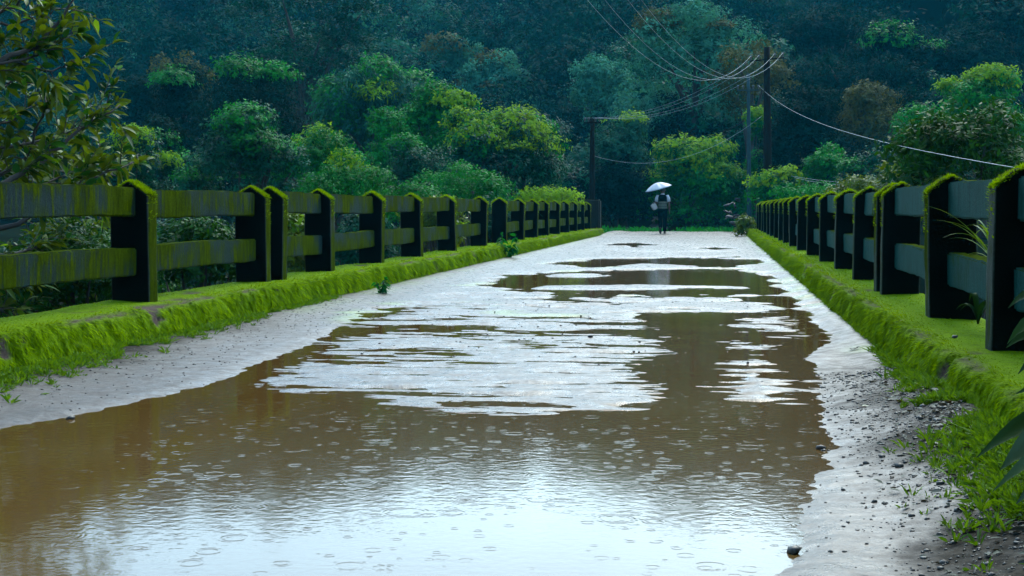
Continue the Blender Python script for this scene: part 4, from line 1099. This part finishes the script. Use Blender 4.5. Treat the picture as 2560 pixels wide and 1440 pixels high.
def rock_verts(rg, r, flat=.6):
    bm = bmesh.new(); bmesh.ops.create_icosphere(bm, subdivisions=1, radius=1.0)
    V = np.array([v.co[:] for v in bm.verts]); Fc = np.array([[v.index for v in f.verts] for f in bm.faces]); bm.free()
    V = V * (1 + 0.28 * rg.normal(0, 1, (len(V), 1)).clip(-1.2, 1.2)) * np.array([1, rg.uniform(.6, 1), flat]) * r
    a = rg.uniform(0, 6.28); c, s = math.cos(a), math.sin(a)
    return V @ np.array([[c, s, 0], [-s, c, 0], [0, 0, 1]]), Fc

def gravel(name, label, xs, ys, rs, seed, mat='stone'):
    rg = np.random.default_rng(seed); Vs = []; Fs = []; n = 0; z = zz(xs, ys)
    for x, y, r, zg in zip(xs, ys, rs, z):
        V, Fc = rock_verts(rg, r); Vs.append(V + np.array([x, y, max(zg, -.01) + r * .05])); Fs.append(Fc + n); n += len(V)
    o = link(name, np_mesh(name, np.concatenate(Vs), [np.concatenate(Fs)], False), M[mat])
    return tag(o, label, None, None, 'stuff')
n = 5200; y = 3.2 + 5.0 * rg.random(n) ** 1.2; x = 1.0 - np.abs(rg.normal(0, .26, n)); k = (x > .22 + .06 * (y < 3.8)); 
gravel('gravel', 'dark wet gravel scattered over the muddy right shoulder', x[k], y[k], np.minimum(.016, .0032 * np.exp(rg.normal(0.25, .55, k.sum()))), 41)
n = 900; y = 5.8 + 8 * rg.random(n); x = -3.8 + np.abs(rg.normal(0, .5, n)); k = x < -2.0
gravel('gravel', 'fine dark grit on the damp left shoulder', x[k], y[k], rg.uniform(.003, .009, k.sum()), 42)
n = 420; y = 8.5 + 8 * rg.random(n); x = -2.4 + 3.0 * rg.random(n)
gravel('gravel', 'grit lying on the raised streaky middle of the road', x, y, rg.uniform(.004, .012, n), 43)
n = 130; gx = rg.normal(-1.02, .22, n); gy = rg.normal(4.02, .12, n); 
gravel('gravel', 'patch of grit breaking the water surface at the front', gx, gy, rg.uniform(.004, .010, n), 44)

STONES = [(1985, 1382, .020, 'dark stone at the water edge at the front right'), (2052, 1123, .016, 'pale pebble standing in the brown water'), (2300, 1100, .014, 'dark stone in the gravel near the grass'),
          (1475, 846, .020, 'round dark stone on the streaky middle of the road'), (2250, 1195, .014, 'black stone on the muddy shoulder below the kerb joint'), (176, 1048, .016, 'small dark stone at the left water line')]
for px, py, r, lb in STONES:
    p = on_ground(px, py); rg_ = np.random.default_rng(int(px)); V, Fc = rock_verts(rg_, r * 1.3)
    o = link('stone', np_mesh('stone', V, [Fc], False), M['palestone' if 'pale' in lb else 'stone']); o.location = (p[0], p[1], max(0, road_z(p[0], p[1])) + r * .35); tag(o, lb, 'stone')
o = link('pebble', np_mesh('pebble', *(lambda v: (v[0], [v[1]]))(rock_verts(np.random.default_rng(5), .016, .8))), M['palestone']); o.location = (1.50, 7.0, KT + .03)
q = A(2388, 810, 7.55); o.location = (q[0], q[1], KT + .03); tag(o, 'single pale pebble lying on the moss of the nearest right kerb', 'stone')

def litter(name, label, n, seed):
    rg = np.random.default_rng(seed); y = 3.1 + 5.2 * rg.random(n) ** 1.2; x = 1.03 - np.abs(rg.normal(0, .17, n)) * np.clip((9.5 - y) / 4, .3, 1.2)
    P = np.stack([x, y, zz(x, y) + .004], -1); a = rg.uniform(0, 6.28, n); D = unit(np.stack([np.cos(a), np.sin(a), rg.normal(0, .22, n)], -1))
    L = rg.uniform(.012, .045, n); V, tri, quad = leaf_curved(P, D, unit(np.array([0, 0, 1.]) + rg.normal(0, .35, (n, 3))), L, L * rg.uniform(.25, .5, n), .1, rg.uniform(-.2, .3)); t = rg.random(n)
    return tag(link(name, np_mesh(name, V, [tri, quad], True, {'tint': np.concatenate([np.tile(t, 4), np.tile(t, 2)])}), M['litter']), label, None, None, 'stuff')
M['litter'] = leaf_mat('rotting_leaf', (0.008, 0.010, 0.008), (0.075, 0.065, 0.050), 0.55, 0.1, 0.2)
litter('leaf_litter', 'rotting bits of leaf on the soil along the right kerb', 1500, 88)

def fallen_leaf(px, py, L, mat, label, group=None, rot=None, z=None):
    rg = np.random.default_rng(int(px * 7 + py)); a = rg.uniform(0, 6.28) if rot is None else rot
    n = 7; V = []; Fc = []
    for i in range(n + 1):
        t = i / n; w = L * .27 * math.sin(math.pi * (0.04 + .94 * t) ** .85); c = L * (t - .5); b = .18 * L * (t - .5) ** 2 * 3 * rg.uniform(.5, 1.2)
        V += [(c, -w, b + w * rg.uniform(.1, .5)), (c, 0, b), (c, w, b + w * rg.uniform(.1, .5))]
    for i in range(n):
        for k in (0, 1): Fc.append((i * 3 + k, i * 3 + k + 1, i * 3 + k + 4, i * 3 + k + 3))
    me = bpy.data.meshes.new('fallen_leaf'); me.from_pydata(V, [], Fc); me.update(); me.polygons.foreach_set('use_smooth', [True] * len(Fc))
    a_ = me.attributes.new('tint', 'FLOAT', 'FACE'); a_.data.foreach_set('value', np.full(len(Fc), rg.uniform(.2, 1), np.float32))
    o = link('fallen_leaf', me, M[mat]); 
    p = on_ground(px, py, .06 if px > 2150 else 0.0); o.location = (p[0], p[1], (road_z(p[0], p[1]) if z is None else z) + L * .05); o.rotation_euler = (rg.normal(0, .15), rg.normal(0, .15), a)
    return tag(o, label, 'leaf', group)
fallen_leaf(2415, 1272, .085, 'deadleaf', 'largest pale dead leaf lying on the gravel at the right front', rot=.3)
fallen_leaf(2515, 1262, .09, 'deadleaf', 'pale dead leaf half under the grass beside the largest one', rot=1.0)
fallen_leaf(115, 993, .05, 'grass', 'single green leaf on the damp left shoulder', rot=.4)
fallen_leaf(2138, 885, .09, 'deadleaf', 'pale curled leaf at the foot of the kerb just past the joint', rot=.6)
for i in range(60):
    px = 2150 + 400 * rg.random(); py = 900 + (px - 2150) * .62 + rg.normal(0, 40) + 60 * rg.random()
    if on_ground(px, py, .06)[0] > 1.02: px -= 60
    fallen_leaf(px, py, rg.uniform(.035, .07), 'deadleaf' if i % 4 else 'brownleaf', 'dead leaf in the litter along the foot of the right kerb', 'dead leaves along the right kerb')

# ------------------------------------------------------------------ poles and wires
def pole(px, top, Y, r, mat, label, arms, cap=False, base_z=-.15, lean=0.0):
    p = at(px, top, Y); h = p[2] - base_z; x0 = p[0]
    root = empty('utility_pole', (x0, Y, base_z)); tag(root, label, 'utility pole')
    s = MB(); k = 8
    s.tube([(lean * (1 - i / k), 0, h * i / k) for i in range(k + 1)], [r * (1.25 - .45 * i / k) for i in range(k + 1)], 12)
    link('pole', s.mesh('pole', True), M[mat], root)
    pins = []
    for (dz, half, tilt) in arms:
        a = MB(); a.box((0, -r * 1.0, h - dz), (2 * half, .05, .05), Matrix.Rotation(tilt, 4, 'Y'))
        arm = a.build('crossarm', M[mat if mat == 'steel' else 'wood'], root)
        for u in (-.92, -.45, .45, .92):
            b = MB(); zz_ = h - dz - math.sin(tilt) * u * half
            b.tube([(u * half, -r, zz_ + .04), (u * half, -r, zz_ + .12), (u * half, -r, zz_ + .16), (u * half, -r, zz_ + .22)], [.02, .035, .05, .03], 8)
            b.build('insulator', M['porcelain'], arm); pins.append(np.array([x0 + u * half, Y - r, base_z + zz_ + .2]))
    return root, pins
P1, pins1 = pole(1917, 118, 58, .15, 'wood', 'tallest dark wooden pole with a tilted crossarm', [(.50, .68, R(-5))], lean=.12)
P2, pins2 = pole(1871, 184, 63, .085, 'steel', 'slender grey steel pole with a short crossarm', [(.72, .48, 0)], lean=.10)
P3, pins3 = pole(1481, 298, 60, .11, 'wood', 'short dark wooden pole standing left of the walker', [(.15, .34, 0)])

def wire(a, b, sag, label, r=.012, group=None):
    a = np.array(a, float); b = np.array(b, float); n = 24; w = MB()
    pts = [a * (1 - i / n) + b * (i / n) - np.array([0, 0, sag * 4 * (i / n) * (1 - i / n)]) - a for i in range(n + 1)]
    w.tube(pts, r, 5); o = w.build('wire', M['wire'], None, True); o.location = a
    return tag(o, label, 'wire', group)
lb4 = 'overhead wire rising from the tallest pole towards the camera'
for k, (px, Y) in enumerate(((1530, 38), (1585, 38), (1650, 38), (1690, 38))):
    e = at(px, -4, Y) ; e2 = at(px - 260, -270, 26)
    wire(pins1[k], e2, 2.0, lb4, .0045, 'wires from the tallest pole overhead')
for k in range(4):
    wire(pins3[k], pins1[k] + np.array([0, 0, -.15]), .62 + .06 * k, 'wire strung between the short wooden pole and the tallest pole', .005, 'wires between the wooden poles')
wire(pins2[3], at(2640, 436, 12), .45, 'long service wire slanting down from the steel pole over the dark slope', .0035)
wire(at(1480, 388, 60), at(1905, 290, 62), 1.0, 'low slack wire from the short wooden pole across the creeper draped tree', .005)
wire(at(1978, 440, 56), at(2300, 458, 44), .12, 'low wire along the foot of the dark slope, upper of two', .005)
wire(at(1985, 444, 56), at(2290, 463, 45), .16, 'low wire along the foot of the dark slope, lower of two', .005)

# small twin panel lamp by the far rails
lp0 = at(1434, 500, 54); root = empty('panel_fixture', (lp0[0], 54, .0)); tag(root, 'thin post with two pale slanted panels above the far rails', 'fixture')
s = MB(); s.tube([(0, 0, 0), (0, 0, at(1434, 468, 54)[2])], .02, 6); s.build('post', M['steel'], root)
for px, py, w_, t_ in ((1437, 467, .36, -.22), (1449, 483, .40, -.30)):
    q = at(px, py, 54); s = MB(); s.box((q[0] - lp0[0], 0, q[2]), (w_, .16, .035), Matrix.Rotation(t_, 4, 'Y')); s.build('panel', M['palestone'], root)

# hut roof behind the poles, rubble by the far kerb, path beyond
hb = at(1905, 410, 88); root = empty('hut', (hb[0], 88, .6)); tag(root, 'small hut with pale corrugated roof between the poles', 'hut')
s = MB(); s.box((0, 0, .9), (1.6, 1.6, 1.8)); s.build('wall', M['palestone'], root)
hz = hb[2] - .6; s = MB(); m_ = 14
for i in range(m_ * 2):
    x0 = -.9 + 1.8 * i / (m_ * 2); x1 = -.9 + 1.8 * (i + 1) / (m_ * 2); a = .02 * (i % 2); b = .02 * ((i + 1) % 2)
    for sgn in (-1, 1): s.add([(x0, sgn * 1.0, hz - .45 + a), (x1, sgn * 1.0, hz - .45 + b), (x1, 0, hz + .2 + b), (x0, 0, hz + .2 + a)], [(0, 1, 2, 3)])
s.build('roof', M['palestone'], root)
s = MB(); s.box((0, -.81, .8), (.7, .04, 1.5)); s.build('door', M['wood'], root)
for k in range(16):
    px = rg.uniform(1812, 1848); py = rg.uniform(500, 560); Y = rg.uniform(54, 58); p = at(px, py, Y)
    V, Fc = rock_verts(np.random.default_rng(900 + k), rg.uniform(.07, .17), .28)
    o = link('rubble', np_mesh('rubble', V, [Fc], False), M['palestone']); o.location = (p[0], Y, max(0.0, p[2])); o.rotation_euler = (rg.normal(0, .4), rg.normal(0, .4), 0)
    tag(o, 'pale broken slab in the rubble pile at the far kerb end', 'rubble', 'rubble at the far kerb end')
V = []; 
for i in range(15):
    Y = 58.5 + 24 * i / 14; z = .48 * float(smooth(60, 80, np.array(Y))); xl = at(1630 + rg.normal(0, 3), 540, Y)[0]; xr = at(1662 + 17 * i / 14 + rg.normal(0, 3), 540, Y)[0]; V += [(xl, Y, z), (xr, Y, z)]
s = MB(); s.add(V, [(2 * i, 2 * i + 1, 2 * i + 3, 2 * i + 2) for i in range(14)])
tag(s.build('path', M['path']), 'pale wet path climbing away beyond the walker', None, None, 'structure')

# ------------------------------------------------------------------ the walker
SKIN = plain('skin', (0.10, 0.05, 0.03), .5, 0, .15, 10)
VEST = plain('knitted_vest', (0.002, 0.008, 0.010), .95, 0, .2, 60, 0, (1, 1, 1), 0.0)
STRIPE = plain('vest_stripe', (0.20, 0.22, 0.17), .85, 0, .15, 60)
SHIRT = plain('white_shirt', (0.40, 0.42, 0.45), .8, 0, .06, 20)
TROUS = plain('dark_trousers', (0.002, 0.007, 0.009), .95, 0, .3, 12, 0, (1, 1, 1), 0.0)
HAIR = plain('black_hair', (0.008, 0.008, 0.009), .4, 0, .3, 40)
SHOE = plain('dark_sandal', (0.015, 0.013, 0.012), .5, 0, .3, 20)
BAGM = plain('pale_bag_cloth', (0.40, 0.36, 0.33), .7, 0, .15, 10)
UMB = plain('umbrella_cloth', (0.36, 0.40, 0.43), .5, 0, .14, 5)
WX, WY = at(1656, 585, 52.0)[0], 52.0
WZ = road_z(WX, WY) + .005
person = empty('person', (WX, WY, WZ)); tag(person, 'walker seen from behind in a striped dark vest under a white umbrella', 'person')

def skin_body():
    V = []; E = []; Rr = []
    def ch(pts, root=None):
        prev = root
        for (p, r) in pts:
            V.append(p); Rr.append(r); i = len(V) - 1
            if prev is not None: E.append((prev, i))
            prev = i
        return prev
    pel = ch([((0, 0, .92), .125)])
    ws = ch([((0, 0, 1.06), .115)], pel); cs = ch([((0, 0, 1.24), .135)], ws); nk0 = ch([((0, .0, 1.38), .075)], cs)
    nk = ch([((0, .015, 1.44), .052)], nk0); hd = ch([((0, .03, 1.50), .072), ((0, .035, 1.565), .088), ((0, .03, 1.63), .062)], nk)
    ch([((0, .128, 1.545), .016)], hd - 1)                                    # nose
    for s in (-1, 1): ch([((s * .092, .025, 1.55), .018)], hd - 1)            # ears
    def hand(w, dirn, side, curl):
        w = np.array(w); dirn = unit(np.array(dirn)); acr = unit(np.array(side)); out = np.cross(dirn, acr)
        return w, dirn, acr, out
    for s, el, wr, hdir, acr, curl in ((1, (.235, -.03, 1.08), (.245, .03, .86), (.02, .12, -1), (0, 1, .1), .35), (-1, (-.235, -.01, 1.09), (-.10, .19, 1.16), (.75, .6, .15), (0, -.1, 1), 1.0)):
        sh = ch([((s * .165, 0, 1.355), .058), ((s * .205, -.01, 1.24), .048), (el, .040), (tuple((np.array(el) + np.array(wr)) / 2), .036), (wr, .026)], cs)
        w = np.array(wr); d = unit(np.array(hdir, float)); a = unit(np.array(acr, float)); nrm = np.cross(d, a)
        pm_ = ch([(tuple(w + d * .05), .030)], sh)
        for q, ln in zip((-.028, -.010, .010, .027), (.062, .075, .07, .055)):
            b = w + d * .085 + a * q; m = b + d * ln * .5 + nrm * s * .018 * curl; e = b + d * ln * (1 - .35 * curl) + nrm * s * .05 * curl
            ch([(tuple(b), .0095), (tuple(m), .0088), (tuple(e), .0078)], pm_)
        ch([(tuple(w + d * .045 - a * .036), .0105), (tuple(w + d * .075 - a * .055 + nrm * s * .015), .0095)], pm_)
    ch([((.09, .0, .86), .092), ((.088, .02, .66), .075), ((.085, .03, .47), .056), ((.083, .0, .28), .050), ((.08, -.02, .09), .036), ((.08, .06, .045), .034), ((.082, .15, .03), .026)], pel)
    ch([((-.09, .0, .86), .092), ((-.085, .03, .66), .075), ((-.08, .05, .47), .056), ((-.072, -.07, .32), .050), ((-.066, -.19, .20), .036), ((-.066, -.20, .12), .034), ((-.068, -.17, .03), .026)], pel)
    me = bpy.data.meshes.new('body'); me.from_pydata(V, E, []); me.update()
    o = link('body', me, SKIN, person)
    md = o.modifiers.new('Skin', 'SKIN'); md.use_smooth_shade = True
    sv = me.skin_vertices[0].data
    for i, r in enumerate(Rr): sv[i].radius = (r, r); sv[i].use_root = (i == 0)
    o.modifiers.new('Subdivision', 'SUBSURF').levels = 2; o.modifiers[-1].render_levels = 2
skin_body()
def ring(c, rx, ry, n=20, ax=None):
    c = Vector(c)
    if ax is None: return [c + Vector((math.cos(2 * math.pi * k / n) * rx, math.sin(2 * math.pi * k / n) * ry, 0)) for k in range(n)]
    ax = Vector(ax).normalized(); a = ax.orthogonal().normalized(); b = ax.cross(a)
    return [c + a * math.cos(2 * math.pi * k / n) * rx + b * math.sin(2 * math.pi * k / n) * ry for k in range(n)]
# vest in bands, stripes are bands of their own
zs = [(.875, .165, .125), (.915, .168, .128), (.94, .168, .128), (.985, .165, .125), (1.012, .163, .124), (1.052, .160, .122), (1.08, .160, .122), (1.12, .162, .124), (1.15, .165, .126), (1.22, .176, .132), (1.30, .185, .13), (1.36, .172, .11), (1.41, .085, .075)]
vb = MB(); st = MB()
for i in range(len(zs) - 1):
    r0, r1 = ring((0, 0, zs[i][0]), zs[i][1], zs[i][2]), ring((0, 0, zs[i + 1][0]), zs[i + 1][1], zs[i + 1][2])
    (st if i in (1, 3, 5, 7) else vb).loft([r0, r1], False)
vst = vb.build('vest', VEST, person, True); st.build('stripes', STRIPE, vst, True)
for s, el in ((1, (.225, -.022, 1.15)), (-1, (-.225, -.008, 1.15))):
    a = MB(); p0 = Vector((s * .15, 0, 1.385)); p1 = Vector((s * .205, -.008, 1.27)); p2 = Vector(el); d = p2 - p0
    a.loft([ring(p0, .062, .062, 14, d), ring(p1, .074, .070, 14, d), ring(p2, .072, .066, 14, d)]); a.build('shirt_sleeve', SHIRT, person, True)
a = MB(); a.loft([ring((0, .0, 1.405), .082, .074), ring((0, .01, 1.45), .062, .060)], False); a.build('shirt_collar', SHIRT, person, True)
tr = MB(); tr.loft([ring((0, 0, .80), .165, .122), ring((0, 0, .88), .162, .124), ring((0, 0, .96), .152, .118)])
for pts, rs in (([(.088, 0, .86), (.088, .02, .66), (.085, .028, .47), (.083, 0, .28), (.08, -.012, .075)], (.10, .09, .073, .068, .066)), ([(-.088, 0, .86), (-.085, .03, .66), (-.08, .045, .47), (-.072, -.07, .32), (-.066, -.175, .205)], (.10, .09, .073, .066, .064))):
    tr.loft([ring(p, r, r, 14, (Vector(pts[min(i + 1, 4)]) - Vector(pts[max(i - 1, 0)]))) for i, (p, r) in enumerate(zip(pts, rs))])
tr.build('trousers', TROUS, person, True)
h = MB()
for (z, rx, ry, yo) in (): pass
hr = []
for i in range(9):
    t = i / 8; ph = t * math.pi * .62; hr.append(ring((0, .018 - .012 * t, 1.575 + .108 * math.cos(ph)), .103 * math.sin(ph) + .004, .118 * math.sin(ph) + .004))
h.loft(hr); h.build('hair', HAIR, person, True)
for nm, c, rot in (('sandal', (.081, .06, .008), 0.0), ('sandal', (-.067, -.225, .105), 1.25)):
    b = MB(); out = []
    for k in range(16):
        w = 2 * math.pi * k / 16; out.append(Vector((.046 * math.sin(w) * (1 + .12 * math.cos(w)), .125 * math.cos(w), 0)))
    rm = Matrix.Rotation(-rot, 4, 'X')
    b.loft([[rm @ (p + Vector((0, 0, z))) + Vector(c) for p in out] for z in (-.01, .012)]); so_ = b.build('sandal', SHOE, person)
    t = MB(); t.tube([rm @ Vector(p) + Vector(c) for p in ((-.045, .03, .01), (-.02, .05, .055), (.02, .05, .055), (.045, .03, .01))], .010, 6); t.build('strap', SHOE, so_)
# umbrella
g = np.array([WX, WY, WZ]); hnd = Vector((-.075, .235, 1.17))
apex = Vector((float(at(1656, 458, WY)[0] - WX), .24, float(at(1656, 458, WY)[2] - WZ)))
ctr = Vector((-.15, .22, 1.615)); axis = Vector((-.26, -.10, 1.0)).normalized()
ur = empty('umbrella', g); tag(ur, 'open white umbrella tilted over the walker\'s shoulder', 'umbrella')
cv = MB(); rings = []; nr = 8; sides = 48; Rad = .50; ht = .235
a1 = axis.orthogonal().normalized(); b1 = axis.cross(a1); base_c = ctr
for i in range(nr + 1):
    t = i / nr; row = []
    for k in range(sides):
        w = 2 * math.pi * k / sides; m = abs(((k / sides * 8) % 1) - .5) * 2      # 1 on the ribs, 0 between
        rr = Rad * t * (1 - .07 * (1 - m) * t); z = ht * math.cos(t * math.pi / 2 * .96) - .020 * (1 - m) * math.sin(t * math.pi)
        row.append(base_c + (a1 * math.cos(w) + b1 * math.sin(w)) * rr + axis * z)
    rings.append(row)
cv.loft(rings, False); cvo = cv.build('canopy', UMB, ur, True)
sm_ = cvo.modifiers.new('thickness', 'SOLIDIFY'); sm_.thickness = .004
s = MB(); top = base_c + axis * (ht + .05); s.tube([hnd + Vector((0, 0, -.05)), top], .007, 8); s.build('shaft', M['steel'], ur)
s = MB(); hd_ = (hnd - top).normalized(); s.tube([hnd - hd_ * .04, hnd + hd_ * .06, hnd + hd_ * .11, hnd + hd_ * .13 + Vector((.03, 0, .01)), hnd + hd_ * .10 + Vector((.05, 0, .02))], .013, 8); s.build('handle', SHOE, ur, True)
for k in range(8):
    w = 2 * math.pi * k / 8; e = base_c + (a1 * math.cos(w) + b1 * math.sin(w)) * Rad; m = base_c + (a1 * math.cos(w) + b1 * math.sin(w)) * Rad * .55 + axis * (ht * .60)
    s = MB(); s.tube([base_c + axis * (ht - .02), m, e], .004, 5); s.build('rib', M['steel'], ur)
# bag
bc = Vector((float(at(1635.5, 517, WY)[0] - WX), .02, float(at(1635.5, 517, WY)[2] - WZ)))
bg_ = empty('shoulder_bag', g); tag(bg_, 'pale boxy cloth bag hanging from the walker\'s left elbow', 'bag')
bmb = bmesh.new(); bmesh.ops.create_cube(bmb, size=1.0)
rot = Matrix.Rotation(R(-28), 4, 'Y') @ Matrix.Rotation(R(25), 4, 'Z')
for v in bmb.verts: v.co = Vector((v.co.x * (.19 + .03 * v.co.z), v.co.y * .12, v.co.z * .22))
bmesh.ops.bevel(bmb, geom=list(bmb.edges), offset=.02, segments=3, affect='EDGES')
for v in bmb.verts: v.co = rot @ v.co + bc
me = bpy.data.meshes.new('pouch'); bmb.to_mesh(me); bmb.free(); link('pouch', me, BAGM, bg_)
s = MB(); tp = rot @ Vector((-.06, 0, .10)) + bc; tp2 = rot @ Vector((.06, 0, .10)) + bc; el_ = Vector((-.225, 0, 1.13)); s.tube([tp, (tp + el_) / 2 + Vector((-.02, 0, .03)), el_, (tp2 + el_) / 2 + Vector((.02, 0, .02)), tp2], .009, 6); s.build('strap', BAGM, bg_, True)

# ------------------------------------------------------------------ trees round the near end of the bridge (behind and beside the photographer)
for k, (x, y_, h_, r_) in enumerate(((-7.5, -4, 11, 4.5), (-2.6, -9.5, 13, 5.0), (4.6, -8, 12, 4.6), (6.5, 1.5, 11, 4.0), (-11, 3.5, 11, 4.2), (8.5, -5, 14, 5))):
    rgk = np.random.default_rng(600 + k); root = empty('roadside_tree', (x, y_, -.3)); tag(root, 'tall roadside tree shading the near end of the bridge', 'tree', 'trees shading the near end of the bridge')
    B = make_blobs(r_, r_, 2.2, h_, 26, r_ * .34, 'egg', rgk)
    crown_obj(root, M['dark'], blobs=B, n=9000, L=.42, W=.22, seed=600 + k); link('trunk', trunk_mesh(h_ * .7, .24, B, rgk, 8), M['bark'], root)

# ------------------------------------------------------------------ rain haze
def haze():
    m, nt, nd, lk = new_mat('rain_haze')
    v = N_(nt, 'ShaderNodeVolumePrincipled'); v.inputs['Color'].default_value = (0.03, 0.62, 0.92, 1); v.inputs['Density'].default_value = 0.00034; v.inputs['Anisotropy'].default_value = 0.0
    o = N_(nt, 'ShaderNodeOutputMaterial'); lk.new(v.outputs[0], o.inputs['Volume'])
    s = MB(); s.box((0, 170, 36), (640, 640, 96)); ob = s.build('haze', m); tag(ob, 'thin blue rain haze', None, None, 'stuff')
haze()
